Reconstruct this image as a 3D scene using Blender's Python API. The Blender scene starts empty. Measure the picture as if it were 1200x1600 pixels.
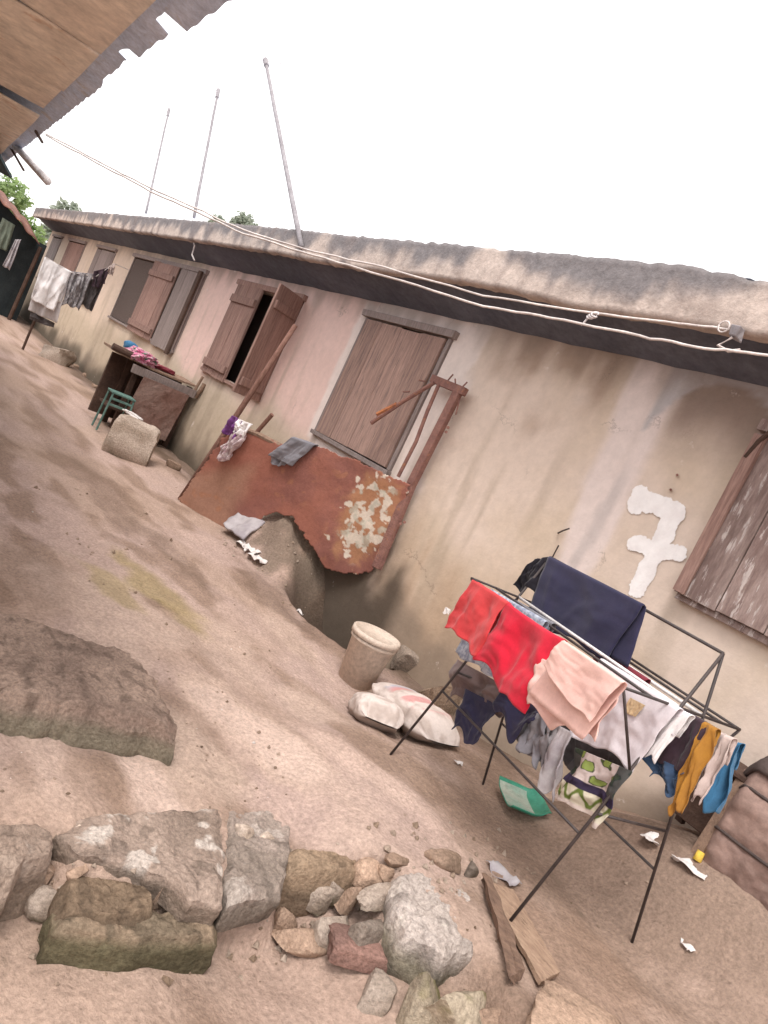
import bpy, bmesh, math, random
from mathutils import Vector, Matrix, noise
R = math.radians
random.seed(7)
S = bpy.context.scene
COL = S.collection

# ------------------------------------------------------------------ camera
FPX = 1150.0                       # focal length in photo pixels (1200 x 1600)
ROLL, PITCH, YAW = R(25.5), R(5.66), R(38.243)
CAM = Vector((0, -4.0, 1.6))
fh = Vector((-math.cos(YAW), math.sin(YAW), 0)); r0 = Vector((math.sin(YAW), math.cos(YAW), 0))
FW = fh*math.cos(PITCH) + Vector((0, 0, -math.sin(PITCH)))
u0 = r0.cross(FW)
IR = r0*math.cos(ROLL) + u0*math.sin(ROLL); IU = u0*math.cos(ROLL) - r0*math.sin(ROLL)
cd = bpy.data.cameras.new('camera'); cam = bpy.data.objects.new('camera', cd); COL.objects.link(cam)
cd.sensor_fit = 'VERTICAL'; cd.sensor_height = 24.0; cd.lens = FPX/1600*24.0
cd.clip_start = 0.05; cd.clip_end = 2000
cam.matrix_world = Matrix(((IR.x, IU.x, -FW.x, CAM.x), (IR.y, IU.y, -FW.y, CAM.y), (IR.z, IU.z, -FW.z, CAM.z), (0, 0, 0, 1)))
S.camera = cam

# ------------------------------------------------------------------ light
SUN_EL, SUN_AZ = R(62), R(150)     # azimuth measured from +Y clockwise
w = bpy.data.worlds.new('World'); S.world = w; w.use_nodes = True
nt = w.node_tree; bg = nt.nodes['Background']
sky = nt.nodes.new('ShaderNodeTexSky'); sky.sky_type = 'NISHITA'; sky.sun_disc = False
sky.sun_elevation = SUN_EL; sky.sun_rotation = SUN_AZ; sky.air_density = 1.0; sky.dust_density = 4.0; sky.ozone_density = 1.0
hs = nt.nodes.new('ShaderNodeHueSaturation'); hs.inputs['Saturation'].default_value = 0.22
wm = nt.nodes.new('ShaderNodeMixRGB'); wm.blend_type = 'MIX'; wm.inputs['Fac'].default_value = 0.55
wm.inputs['Color2'].default_value = (9.6, 9.3, 9.2, 1)          # bright cloud cover
nt.links.new(sky.outputs['Color'], hs.inputs['Color']); nt.links.new(hs.outputs['Color'], wm.inputs['Color1'])
nt.links.new(wm.outputs['Color'], bg.inputs['Color']); bg.inputs['Strength'].default_value = 0.12
sl = bpy.data.lights.new('sun', 'SUN'); so = bpy.data.objects.new('sun', sl); COL.objects.link(so)
sl.energy = 1.0; sl.angle = R(20); sl.color = (1.0, 0.94, 0.88)
sd = Vector((math.sin(SUN_AZ)*math.cos(SUN_EL), math.cos(SUN_AZ)*math.cos(SUN_EL), math.sin(SUN_EL)))
so.rotation_euler = sd.to_track_quat('Z', 'Y').to_euler()
S.view_settings.view_transform = 'Standard'; S.view_settings.look = 'None'
S.view_settings.exposure = 1.05; S.view_settings.gamma = 1.0

# ------------------------------------------------------------------ measuring helpers (photo pixel -> point on a surface of the place)
def ray(px, py): return (FW*FPX + IR*(px-600) - IU*(py-800)).normalized()
def onY(px, py, y): v = ray(px, py); return CAM + v*((y-CAM.y)/v.y)
def onX(px, py, x): v = ray(px, py); return CAM + v*((x-CAM.x)/v.x)
def onZ(px, py, z): v = ray(px, py); return CAM + v*((z-CAM.z)/v.z)
def onP(px, py, p, n): v = ray(px, py); return CAM + v*((p-CAM).dot(n)/v.dot(n))
def sm(a, b, x):
    t = max(0.0, min(1.0, (x-a)/(b-a))); return t*t*(3-2*t)
def lerp(a, b, t): return a+(b-a)*t
def fbm(x, y, z=0.0, o=4): return noise.fractal(Vector((x, y, z)), 1.0, 2.0, o)   # about -1..1
def lin(c): c = c/255.0; return c/12.92 if c <= 0.04045 else ((c+0.055)/1.055)**2.4
def rgb(r, g, b, k=1.0): return (lin(r)*k, lin(g)*k, lin(b)*k)
def mixc(a, b, t): return tuple(a[i]+(b[i]-a[i])*t for i in range(3))

# ------------------------------------------------------------------ ground height
LIP = [onZ(a, b, c) for a, b, c in ((-500, 1390, 0), (-250, 1330, 0), (0, 1305, 0), (95, 1310, 0), (110, 1345, 0), (240, 1372, 0), (345, 1395, 0), (448, 1392, 0), (462, 1338, .03), (600, 1350, .07), (624, 1425, .08), (700, 1470, .09), (744, 1480, .1), (790, 1560, .1), (850, 1700, .1))]
NEAR = [(p.x, p.y) for p in LIP] + [(2, -1.6), (3, -3), (3, -9), (-1, -9)]
def near_d(x, y):
    c = False; m = 9.0
    for i in range(len(NEAR)):
        a, b = NEAR[i], NEAR[i-1]
        if (a[1] > y) != (b[1] > y) and x < (b[0]-a[0])*(y-a[1])/(b[1]-a[1])+a[0]: c = not c
        if 0 < i < len(LIP):
            dx, dy = b[0]-a[0], b[1]-a[1]; t = max(0, min(1, ((x-a[0])*dx+(y-a[1])*dy)/(dx*dx+dy*dy))); m = min(m, math.hypot(x-a[0]-t*dx, y-a[1]-t*dy))
    return m if c else -m
def gbase(x, y):
    z = 0.11*sm(-3.3, -2.45, x)*sm(-2.3, -1.7, y)
    z += 0.38*sm(-2.5, -1.3, x)*sm(-0.95, -0.30, y)
    if -3.5 < x < 3 and -9 < y < -1:
        d = near_d(x, y)
        if d > -.06: z = lerp(z, -0.2 + .15*sm(-2.35, -1.75, y), sm(-.045, .05, d + .03*fbm(x*6, y*6, 2, 3)))
    d = math.hypot((x+4.75)/0.85, (y+0.18)/0.42)                         # washed-out hole under the metal sheet
    z -= 0.38*sm(1.0, 0.45, d)
    z += 0.46*math.exp(-(abs(x+6.0)/.55)**2)*sm(-.66, -.3, y)*(1+.25*fbm(x*5, y*5, 2, 3))
    z += 0.10*sm(-1.5, -0.3, y)*sm(-14, -8.6, x)*sm(-7.2, -8.8, x)*0.6
    return z
def gz(x, y):
    z = gbase(x, y)
    k = sm(60, 12, math.hypot(x, y+4))
    z += k*(0.035*fbm(x*0.9, y*1.6, 3.1, 3) + 0.012*fbm(x*5, y*7, 1.7, 4))
    if -7 < x < 1 and -6 < y < 1: z += 0.005*fbm(x*22, y*22, 5.5, 3)
    # runnels worn along the lane
    z -= k*0.02*sm(0.25, 0.6, noise.noise(Vector((x*0.5+y*0.25, y*2.6-x*0.16, 9.0))))
    return z
def gr(px, py, lift=0.0):
    v = ray(px, py); t = 0.8
    while t < 80:
        p = CAM + v*t
        if p.z < gz(p.x, p.y)+lift: break
        t += 0.02 if t < 8 else 0.08
    return CAM + v*t

# ------------------------------------------------------------------ materials
MATS = {}
def mat(name, c1, c2=None, scale=6.0, stretch=(1, 1, 1), c3=None, s3=18.0, t3=0.62, rough=0.85, bump=0.25, bscale=60.0, metal=0.0, attr=False, grain=0.25, spec=0.25, sheen=0.0, island=0.0, crack=0.0, gscale=0.0):
    m = bpy.data.materials.new(name); m.use_nodes = True; n = m.node_tree.nodes; l = m.node_tree.links
    b = n['Principled BSDF']; b.inputs['Roughness'].default_value = rough; b.inputs['Metallic'].default_value = metal
    b.inputs['Specular IOR Level'].default_value = spec
    if sheen: b.inputs['Sheen Weight'].default_value = sheen
    tc = n.new('ShaderNodeTexCoord'); mp = n.new('ShaderNodeMapping'); mp.inputs['Scale'].default_value = stretch
    l.new(tc.outputs['Object'], mp.inputs['Vector'])
    def ns(sc, det=6, rg=0.6):
        q = n.new('ShaderNodeTexNoise'); q.inputs['Scale'].default_value = sc; q.inputs['Detail'].default_value = det; q.inputs['Roughness'].default_value = rg
        l.new(mp.outputs['Vector'], q.inputs['Vector']); return q
    def ramp(src, a, bb):
        q = n.new('ShaderNodeMapRange'); q.interpolation_type = 'SMOOTHSTEP'; q.inputs['From Min'].default_value = a; q.inputs['From Max'].default_value = bb
        l.new(src, q.inputs['Value']); return q.outputs['Result']
    def mix(fac, a, bcol, mode='MIX'):
        q = n.new('ShaderNodeMixRGB'); q.blend_type = mode
        if isinstance(fac, float): q.inputs['Fac'].default_value = fac
        else: l.new(fac, q.inputs['Fac'])
        for sock, v in (('Color1', a), ('Color2', bcol)):
            if isinstance(v, tuple): q.inputs[sock].default_value = v[:3]+(1,)
            else: l.new(v, q.inputs[sock])
        return q.outputs['Color']
    if attr:
        a = n.new('ShaderNodeAttribute'); a.attribute_name = 'Col'; col = a.outputs['Color']
    else:
        col = c1
        if c2: col = mix(ramp(ns(scale).outputs['Fac'], 0.36, 0.64), c1, c2)
    if c3: col = mix(ramp(ns(s3, 8, 0.7).outputs['Fac'], t3-0.03, t3+0.05), col, c3)
    if crack:
        vo = n.new('ShaderNodeTexVoronoi'); vo.feature = 'DISTANCE_TO_EDGE'; vo.inputs['Scale'].default_value = 1.1
        wv = ns(3.0, 6, .7); va = n.new('ShaderNodeVectorMath'); va.operation = 'MULTIPLY_ADD'
        l.new(wv.outputs['Color'], va.inputs[0]); va.inputs[1].default_value = (.5, .5, .5); l.new(mp.outputs['Vector'], va.inputs[2]); l.new(va.outputs['Vector'], vo.inputs['Vector'])
        cr_ = n.new('ShaderNodeMath'); cr_.operation = 'MULTIPLY'
        l.new(ramp(vo.outputs['Distance'], .010, .002), cr_.inputs[0]); l.new(ramp(ns(.9).outputs['Fac'], .54, .62), cr_.inputs[1])
        c2_ = n.new('ShaderNodeMath'); c2_.operation = 'MULTIPLY'; l.new(cr_.outputs[0], c2_.inputs[0]); c2_.inputs[1].default_value = crack
        col = mix(c2_.outputs[0], col, (.17, .13, .105))
    if island:
        ge = n.new('ShaderNodeNewGeometry'); mi = n.new('ShaderNodeMapRange'); mi.inputs['To Min'].default_value = 1-island; mi.inputs['To Max'].default_value = 1+island
        l.new(ge.outputs['Random Per Island'], mi.inputs['Value']); vi = n.new('ShaderNodeVectorMath'); vi.operation = 'SCALE'
        l.new(col, vi.inputs[0]); l.new(mi.outputs['Result'], vi.inputs['Scale']); col = vi.outputs['Vector']
    if grain:
        g = ns(gscale or bscale*0.6, 5, 0.75)
        mr = n.new('ShaderNodeMapRange'); mr.inputs['From Min'].default_value = 0.3; mr.inputs['From Max'].default_value = 0.7
        mr.inputs['To Min'].default_value = 1-grain; mr.inputs['To Max'].default_value = 1+grain
        l.new(g.outputs['Fac'], mr.inputs['Value'])
        v = n.new('ShaderNodeVectorMath'); v.operation = 'SCALE'
        if isinstance(col, tuple):
            v.inputs[0].default_value = col[:3]
        else: l.new(col, v.inputs[0])
        l.new(mr.outputs['Result'], v.inputs['Scale']); col = v.outputs['Vector']
    if isinstance(col, tuple): b.inputs['Base Color'].default_value = col[:3]+(1,)
    else: l.new(col, b.inputs['Base Color'])
    if bump:
        bn = n.new('ShaderNodeBump'); bn.inputs['Strength'].default_value = bump; bn.inputs['Distance'].default_value = 0.02
        l.new(ns(bscale, 8, 0.65).outputs['Fac'], bn.inputs['Height']); l.new(bn.outputs['Normal'], b.inputs['Normal'])
    MATS[name] = m; return m

# ------------------------------------------------------------------ object helpers
def tag(o, label, cat, group=None, kind=None):
    o['label'] = label
    if cat: o['category'] = cat
    if group: o['group'] = group
    if kind: o['kind'] = kind
    return o
def thing(name, loc, label, cat, group=None):
    o = bpy.data.objects.new(name, None); COL.objects.link(o); o.location = loc; o.empty_display_size = 0.1
    return tag(o, label, cat, group)
def rootloc(o):
    while o.parent: o = o.parent
    return Vector(o.location)
class MB:
    def __init__(s): s.v = []; s.f = []; s.c = []
    def add(s, vs, fs, col=None):
        k = len(s.v); s.v += [Vector(v) for v in vs]; s.f += [tuple(i+k for i in f) for f in fs]
        s.c += [col or (1, 1, 1)]*len(vs) if not isinstance(col, list) else col
        return s
    def hexa(s, a):      # 8 corners: bottom ring 0-3, top ring 4-7
        return s.add(a, [(0, 3, 2, 1), (4, 5, 6, 7), (0, 1, 5, 4), (1, 2, 6, 5), (2, 3, 7, 6), (3, 0, 4, 7)])
    def box(s, x0, x1, y0, y1, z0, z1, j=0.0):
        p = [(x0, y0, z0), (x1, y0, z0), (x1, y1, z0), (x0, y1, z0), (x0, y0, z1), (x1, y0, z1), (x1, y1, z1), (x0, y1, z1)]
        return s.hexa([Vector(q)+Vector([random.uniform(-j, j) for _ in range(3)]) for q in p])
    def board(s, a, b, w, t, n, j=0.0):      # plank from a to b, width w, thickness t along n
        a = Vector(a); b = Vector(b); d = (b-a).normalized(); n = Vector(n); n = (n-d*n.dot(d)).normalized(); sd_ = d.cross(n)*(w/2); n = n*(t/2)
        k = [a-sd_-n, a+sd_-n, a+sd_+n, a-sd_+n, b-sd_-n, b+sd_-n, b+sd_+n, b-sd_+n]
        return s.hexa([q+Vector([random.uniform(-j, j) for _ in range(3)]) for q in k])
    def tube(s, pts, r, n=8, cap=True):
        pts = [Vector(p) for p in pts]; vs = []; fs = []
        rr = r if isinstance(r, list) else [r]*len(pts)
        up = Vector((0.31, 0.17, 0.93))
        for i, p in enumerate(pts):
            d = (pts[min(i+1, len(pts)-1)]-pts[max(i-1, 0)]).normalized()
            a = d.cross(up)
            if a.length < 1e-3: a = d.cross(Vector((1, 0, 0)))
            a.normalize(); b = d.cross(a)
            for k in range(n):
                t = 2*math.pi*k/n; vs.append(p + (a*math.cos(t)+b*math.sin(t))*rr[i])
        for i in range(len(pts)-1):
            for k in range(n):
                fs.append((i*n+k, i*n+(k+1) % n, (i+1)*n+(k+1) % n, (i+1)*n+k))
        if cap: fs += [tuple(range(n)), tuple(reversed(range((len(pts)-1)*n, len(pts)*n)))]
        return s.add(vs, fs)
    def grid(s, fn, nu, nv, cfn=None, keep=None):
        vs = []; cs = []
        for j in range(nv+1):
            for i in range(nu+1):
                p = fn(i/nu, j/nv); vs.append(p); cs.append(cfn(p, i/nu, j/nv) if cfn else (1, 1, 1))
        fs = [(j*(nu+1)+i, j*(nu+1)+i+1, (j+1)*(nu+1)+i+1, (j+1)*(nu+1)+i) for j in range(nv) for i in range(nu) if keep is None or keep((i+.5)/nu, (j+.5)/nv)]
        return s.add(vs, fs, cs)
    def lathe(s, prof, c, axis=(0, 0, 1), n=24):
        ax = Vector(axis).normalized(); a = ax.cross(Vector((0.2, 0.9, 0.1))).normalized(); b = ax.cross(a); c = Vector(c); vs = []; fs = []
        for (r, h) in prof:
            for k in range(n):
                t = 2*math.pi*k/n; vs.append(c+ax*h+(a*math.cos(t)+b*math.sin(t))*r)
        for i in range(len(prof)-1):
            for k in range(n): fs.append((i*n+k, i*n+(k+1) % n, (i+1)*n+(k+1) % n, (i+1)*n+k))
        return s.add(vs, fs)
    def build(s, name, m, parent=None, smooth=False, loc=None, solid=0.0, bevel=0.0, fixn=True):
        off = rootloc(parent) if parent else Vector(loc) if loc is not None else Vector((0, 0, 0))
        me = bpy.data.meshes.new(name); me.from_pydata([v-off for v in s.v], [], s.f)
        if len(s.c) == len(s.v) and any(c != (1, 1, 1) for c in s.c):
            ca = me.color_attributes.new('Col', 'FLOAT_COLOR', 'POINT')
            flat = []
            for c in s.c: flat += [c[0], c[1], c[2], 1.0]
            ca.data.foreach_set('color', flat)
        if fixn:
            bm = bmesh.new(); bm.from_mesh(me); bmesh.ops.recalc_face_normals(bm, faces=bm.faces); bm.to_mesh(me); bm.free()
        if smooth: me.polygons.foreach_set('use_smooth', [True]*len(me.polygons))
        me.materials.append(MATS[m] if isinstance(m, str) else m)
        o = bpy.data.objects.new(name, me); COL.objects.link(o)
        if parent: o.parent = parent
        else: o.location = off
        if solid:
            q = o.modifiers.new('thick', 'SOLIDIFY'); q.thickness = solid; q.offset = 0
        if bevel:
            q = o.modifiers.new('bevel', 'BEVEL'); q.width = bevel; q.segments = 2; q.limit_method = 'ANGLE'
        return o

def stone(name, m, c, size, rot=(0, 0, 0), seed=0, box=0.4, rough=0.12, cuts=5, sub=4, label=None, cat='stone', group=None, cfn=None):
    """broken stone: a rounded box hacked by a few planes and roughened; c is the resting point of its base"""
    rnd = random.Random(seed)
    bm = bmesh.new(); bmesh.ops.create_icosphere(bm, subdivisions=sub, radius=1.0)
    e = lerp(1.0, 0.35, box)
    planes = []
    for _ in range(cuts):
        n = Vector((rnd.gauss(0, 1), rnd.gauss(0, 1), rnd.gauss(0, .8))).normalized(); planes.append((n, rnd.uniform(0.5, 0.86)))
    off = Vector((rnd.uniform(0, 50), rnd.uniform(0, 50), rnd.uniform(0, 50)))
    for v in bm.verts:
        p = v.co.copy()
        p = Vector([math.copysign(abs(q)**e, q) for q in p])
        mx = max(abs(p.x), abs(p.y), abs(p.z)); p = p*(lerp(1.0, 1.0/max(mx, .2), box*0.5))
        for n, d in planes:
            k = p.dot(n)
            if k > d: p = p - n*(k-d)*0.92
        if p.z < -.5: p.z = -.5 + (p.z+.5)*.12
        p = p*(1 + rough*noise.fractal(p*1.6+off, 1.0, 2.0, 5) + rough*0.35*noise.fractal(p*7+off, 1.0, 2.0, 3))
        v.co = Vector((p.x*size[0]/2, p.y*size[1]/2, p.z*size[2]/2))
    M = Matrix.Rotation(rot[2], 4, 'Z') @ Matrix.Rotation(rot[1], 4, 'Y') @ Matrix.Rotation(rot[0], 4, 'X')
    bm.transform(M)
    zmin = min(v.co.z for v in bm.verts)
    bm.transform(Matrix.Translation((0, 0, -zmin - 0.16*size[2])))
    me = bpy.data.meshes.new(name); bm.to_mesh(me); bm.free()
    if cfn:
        ca = me.color_attributes.new('Col', 'FLOAT_COLOR', 'POINT'); flat = []
        for v in me.vertices:
            q = cfn(v.co, v.normal); flat += [q[0], q[1], q[2], 1]
        ca.data.foreach_set('color', flat)
    me.polygons.foreach_set('use_smooth', [True]*len(me.polygons))
    me.materials.append(MATS[m]); o = bpy.data.objects.new(name, me); COL.objects.link(o); o.location = c
    o.modifiers.new('edges', 'EDGE_SPLIT').split_angle = R(42)
    if label: tag(o, label, cat, group)
    return o

def slab(name, m, outline, top, bot, seed=0, n=140, rings=34, bulge=0.0, rough=0.012, lip=0.03, cfn=None, label=None, cat='slab', group=None, parent=None, slope=(0, 0)):
    """a broken slab: outline (world xy polygon), top height, bottom height"""
    P = [Vector((p[0], p[1])) for p in outline]
    cx = sum(p.x for p in P)/len(P); cy = sum(p.y for p in P)/len(P)
    L = []; tot = 0
    for i in range(len(P)):
        L.append(tot); tot += (P[(i+1) % len(P)]-P[i]).length
    ring = []
    for k in range(n):
        s = tot*k/n; i = max(j for j in range(len(P)) if L[j] <= s)
        seg = (P[(i+1) % len(P)]-P[i]); q = P[i]+seg*((s-L[i])/max(seg.length, 1e-6)); ring.append(q)
    sc = max(math.hypot(p.x-cx, p.y-cy) for p in P)
    for k in range(n):
        q = ring[k]; d = Vector((q.x-cx, q.y-cy)).normalized()
        ring[k] = q + d*(0.05*sc*fbm(q.x*5, q.y*5, seed, 4) + 0.02*sc*fbm(q.x*24, q.y*24, seed, 2))
    vs = []; fs = []
    levels = [(i/(rings-8), 0) for i in range(1, rings-7)] + [(1.0, (j+1)/7) for j in range(7)]
    vs.append(Vector((cx, cy, top + bulge + rough*fbm(cx*6, cy*6, seed, 4))))
    for (t, d) in levels:
        for k in range(n):
            q = ring[k]; x = lerp(cx, q.x, t); y = lerp(cy, q.y, t)
            zt = top + bulge*(1-t*t) + slope[0]*(x-cx) + slope[1]*(y-cy) + rough*fbm(x*6, y*6, seed, 4) + rough*0.45*fbm(x*34, y*34, seed, 4)
            zt -= lip*sm(0.86, 1.0, t)
            if d > 0:
                z = lerp(zt, bot, d); o = 0.25*lip*math.sin(d*math.pi) + 0.9*rough*fbm(x*9, y*9, z*12+seed, 4)
                dd = Vector((q.x-cx, q.y-cy)).normalized(); x += dd.x*o; y += dd.y*o
            else: z = zt
            vs.append(Vector((x, y, z)))
    for k in range(n): fs.append((0, 1+k, 1+(k+1) % n))
    for r_ in range(len(levels)-1):
        a = 1+r_*n; b = a+n
        for k in range(n): fs.append((a+k, b+k, b+(k+1) % n, a+(k+1) % n))
    mb = MB(); mb.add(vs, fs, [cfn(v) for v in vs] if cfn else None)
    o = mb.build(name, m, parent=parent, smooth=True, loc=None if parent else Vector((cx, cy, bot)))
    o.modifiers.new('edges', 'EDGE_SPLIT').split_angle = R(45)
    if label: tag(o, label, cat, group)
    return o

def patch(corners, amp=0.02, folds=3.0, seed=0, wavy=0.015, fold_dir='u', nu=28, nv=28, nrm=None, sag=0.0, belly=0.0):
    """cloth surface over 4 world corners a(top left) b(top right) c(bottom right) d(bottom left)"""
    a, b, c, d = [Vector(p) for p in corners]
    n = Vector(nrm) if nrm else ((b-a).cross(d-a)).normalized()
    if n.dot(CAM-a) < 0: n = -n
    def f(u, v):
        uu = u; vv = v
        p = a.lerp(b, uu).lerp(d.lerp(c, uu), vv)
        side = (b-a).normalized(); dn = (d-a).normalized()
        k = sm(0, 0.35, v)
        ph = folds*math.pi*2*(u + 0.12*fbm(u*2, v*1.5, seed, 2)) + seed
        rg = 1-2.2*abs(noise.noise(Vector((u*folds*2.1+.25*v, v*1.3, seed*1.7))))
        h = amp*(math.sin(ph)*0.55 + 0.9*fbm(u*folds*1.2, v*1.8, seed+2.2, 3) + .45*max(0, rg)**2 + .16*fbm(u*9, v*7, seed, 2))*lerp(0.25, 1, k) + belly*math.sin(math.pi*u)*v
        p = p + n*h + dn*(sag*4*u*(1-u)*(1-v) + wavy*fbm(u*2.6, 7.3, seed, 1)*v*2) + side*(wavy*.8*fbm(v*2.2, 2.1, seed+(9 if u > .5 else 0), 1)*(abs(u-.5)*2)**2)
        return p
    return f

def cloth(name, m, corners, label=None, cat='cloth', group=None, parent=None, th=0.0025, back=None, **k):
    """hanging cloth; back = (length, direction) adds the flap on the far side of the rail"""
    nu, nv = k.pop('nu', 40), k.pop('nv', 40)
    f = patch(corners, **k); mb = MB()
    if back:
        L, dv = back; dv = Vector(dv); a = Vector(corners[0]); d = Vector(corners[3]); dn = (d-a).normalized(); sd_ = k.get('seed', 0)
        m2 = 12
        def f2(u, v):
            if v >= 0.3: return f(u, (v-0.3)/0.7)
            t = (0.3-v)/0.3; p = f(u, 0)
            bulge = 0.012*math.sin(min(1, t*6)*math.pi/2)
            return p + dv*(0.03*min(1, t*8) + 0.01*fbm(u*4, t*2, sd_+5, 3)) + dn*(L*max(0, t-0.06)) - dn*bulge
        mb.grid(f2, nu, nv+m2)
    else: mb.grid(f, nu, nv)
    o = mb.build(name, m, parent=parent, smooth=True, loc=None if parent else Vector(corners[3]), solid=th)
    if label: tag(o, label, cat, group)
    return o

# ------------------------------------------------------------------ palette
mat('earth', (.3, .2, .15), attr=True, bump=0.9, bscale=46, grain=0.3, gscale=48, rough=0.95, spec=0.1, c3=(.2, .145, .11), s3=6, t3=0.68)
mat('plaster', (.5, .4, .33), attr=True, bump=0.2, bscale=24, grain=0.07, crack=.4, c3=(.70, .615, .565), s3=3.1, t3=.66, rough=0.92, spec=0.15)
mat('concrete', (.4, .35, .31), attr=True, bump=0.5, bscale=30, grain=0.22, rough=0.95, spec=0.12)
mat('stone_attr', (.4, .35, .31), attr=True, bump=0.9, bscale=48, grain=0.4, gscale=65, rough=0.95, spec=0.12)
mat('plank_brown', (.25, .15, .125), (.34, .215, .18), 5, (9, 9, .7), c3=(.36, .26, .22), s3=7, t3=.62, bump=.5, bscale=30, grain=.25, island=.2)
mat('plank_rose', (.42, .275, .225), (.31, .205, .175), 3.5, (9, 9, .6), c3=(.22, .155, .135), s3=5, t3=.57, bump=.6, bscale=30, grain=.25, island=.2)
mat('plank_grey', (.31, .25, .235), (.24, .195, .18), 5, (9, 9, .7), c3=(.33, .27, .25), s3=6, t3=.62, bump=.5, bscale=30, grain=.2, island=.2)
mat('plank_peeling', (.34, .255, .23), (.21, .145, .13), 3.2, (6, 6, 1.1), c3=(.52, .45, .425), s3=4.5, t3=.57, bump=.5, bscale=26, grain=.2, island=.2)
mat('old_wood', (.30, .2, .145), (.22, .145, .105), 5, (4, 4, 4), c3=(.16, .1, .07), s3=12, t3=.6, bump=.5, bscale=40)
mat('plank_sandy', (.40, .275, .195), (.31, .205, .145), 5, (2.5, 12, 8), c3=(.2, .13, .09), s3=7, t3=.6, bump=.5, bscale=30)
mat('plank_dark', (.22, .14, .1), (.15, .095, .07), 5, (2, 12, 8), bump=.5, bscale=30)
mat('pole_wood', (.17, .085, .065), (.24, .13, .10), 9, (6, 6, 1.5), bump=.4, bscale=50)
mat('rust_sheet', (.3, .13, .09), attr=True, bump=.25, bscale=40, grain=.14, rough=.75)
mat('rust_bar', (.2, .1, .085), (.26, .135, .11), 14, c3=(.32, .15, .09), s3=22, t3=.6, bump=.5, bscale=70, grain=.2)
mat('rust_orange', (.45, .17, .07), (.25, .1, .06), 20, bump=.4)
mat('black_steel', (.04, .03, .03), (.06, .045, .042), 20, bump=.1, rough=.5, spec=.4)
mat('white_tube', (.72, .69, .68), (.6, .56, .55), 10, bump=.05, rough=.45)
mat('pale_pole', (.74, .70, .70), (.6, .56, .56), 6, bump=.2)
mat('grey_pole', (.30, .28, .29), (.24, .22, .23), 6, bump=.2)
mat('cable_white', (.66, .6, .57), (.5, .44, .42), 4, bump=.1, rough=.5)
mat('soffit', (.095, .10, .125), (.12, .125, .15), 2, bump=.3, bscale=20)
mat('zinc', (.56, .66, .84), (.64, .72, .88), 3, c3=(.56, .58, .64), s3=5, t3=.58, bump=.25, rough=.7, metal=.0)
mat('rust_zinc', (.21, .1, .075), (.16, .08, .065), 3, c3=(.34, .17, .11), s3=5, t3=.58, bump=.3)
mat('ceiling_board', (.84, .75, .64), (.76, .66, .56), 1.6, c3=(.66, .5, .38), s3=3, t3=.62, bump=.25, bscale=18)
mat('teal_board', (.05, .085, .095), (.035, .06, .07), 3, bump=.2)
mat('shed_shade', (.018, .024, .027), (.03, .038, .04), 2, bump=.2)
mat('dark_wood', (.07, .042, .032), (.1, .06, .045), 5, bump=.4)
mat('red_brown_panel', (.19, .105, .085), (.25, .17, .145), 1.7, c3=(.13, .07, .055), s3=5, t3=.6, bump=.3, rough=.8)
mat('net_dark', (.11, .082, .072), (.14, .105, .092), 30, bump=.6, bscale=200)
mat('room_dark', (.2, .16, .145), bump=0, grain=0)
mat('paint_white', (.86, .83, .82), (.79, .75, .74), 8, bump=.2, bscale=26, grain=.05)
mat('green_plastic', (.03, .2, .125), (.045, .26, .17), 6, bump=.1, rough=.4, spec=.4)
mat('green_plastic_worn', (.36, .38, .32), (.24, .33, .27), 8, bump=.2, rough=.6)
mat('green_metal', (.13, .22, .19), (.09, .16, .14), 12, bump=.2)
mat('bucket_cream', (.58, .48, .40), (.5, .41, .34), 5, bump=.15, rough=.6)
mat('yellow_paint', (.7, .48, .08), bump=.2)
mat('leaf_bright', (.2, .29, .12), (.27, .36, .17), 1.2, bump=0, grain=.2, rough=.6)
mat('leaf_dull', (.24, .28, .22), (.3, .34, .27), 1.2, bump=0, grain=.2, rough=.6)
for nm, _c, tl in (('leaf_bright', (.19, .27, .1), (.34, .46, .18)), ('leaf_dull', (.26, .29, .24), (.4, .44, .36))):
    m = MATS[nm]; n = m.node_tree.nodes; l = m.node_tree.links; b = n['Principled BSDF']; tr = n.new('ShaderNodeBsdfTranslucent'); tr.inputs['Color'].default_value = tl+(1,)
    mx = n.new('ShaderNodeMixShader'); mx.inputs['Fac'].default_value = .5; l.new(b.outputs[0], mx.inputs[1]); l.new(tr.outputs[0], mx.inputs[2]); l.new(mx.outputs[0], n['Material Output'].inputs['Surface'])
mat('bark', (.12, .085, .06), (.08, .055, .04), 8, bump=.5)
def fab(name, c, c2=None, sc=7, **k): mat(name, c, c2 or tuple(q*0.86 for q in c), sc, bump=.12, bscale=160, grain=.07, rough=.95, spec=.1, sheen=.15, **k)
fab('cloth_white', (.86, .83, .83)); fab('cloth_offwhite', (.62, .58, .58)); fab('cloth_lilac', (.68, .63, .66), (.62, .57, .6))
fab('cloth_red', (.60, .02, .045), (.52, .018, .04)); fab('cloth_scarlet', (.60, .06, .065), (.54, .045, .05))
fab('cloth_pink', (.80, .53, .47), (.74, .47, .42)); fab('cloth_navy', (.028, .027, .06), (.036, .033, .068)); fab('cloth_black', (.02, .018, .024))
fab('cloth_blue', (.05, .16, .29), (.04, .13, .24)); fab('cloth_denim', (.05, .085, .15), (.035, .06, .11))
fab('cloth_plum', (.058, .034, .044), (.045, .028, .038)); fab('cloth_yellow', (.36, .17, .03), (.28, .125, .025)); fab('cloth_ochre', (.55, .40, .24)); fab('cloth_beige', (.56, .45, .41), (.47, .37, .34))
fab('cloth_grey', (.235, .215, .225), (.17, .155, .165)); fab('cloth_greyblue', (.17, .165, .185), (.21, .2, .22)); fab('cloth_palegrey', (.42, .39, .40), (.3, .27, .29))
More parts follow.
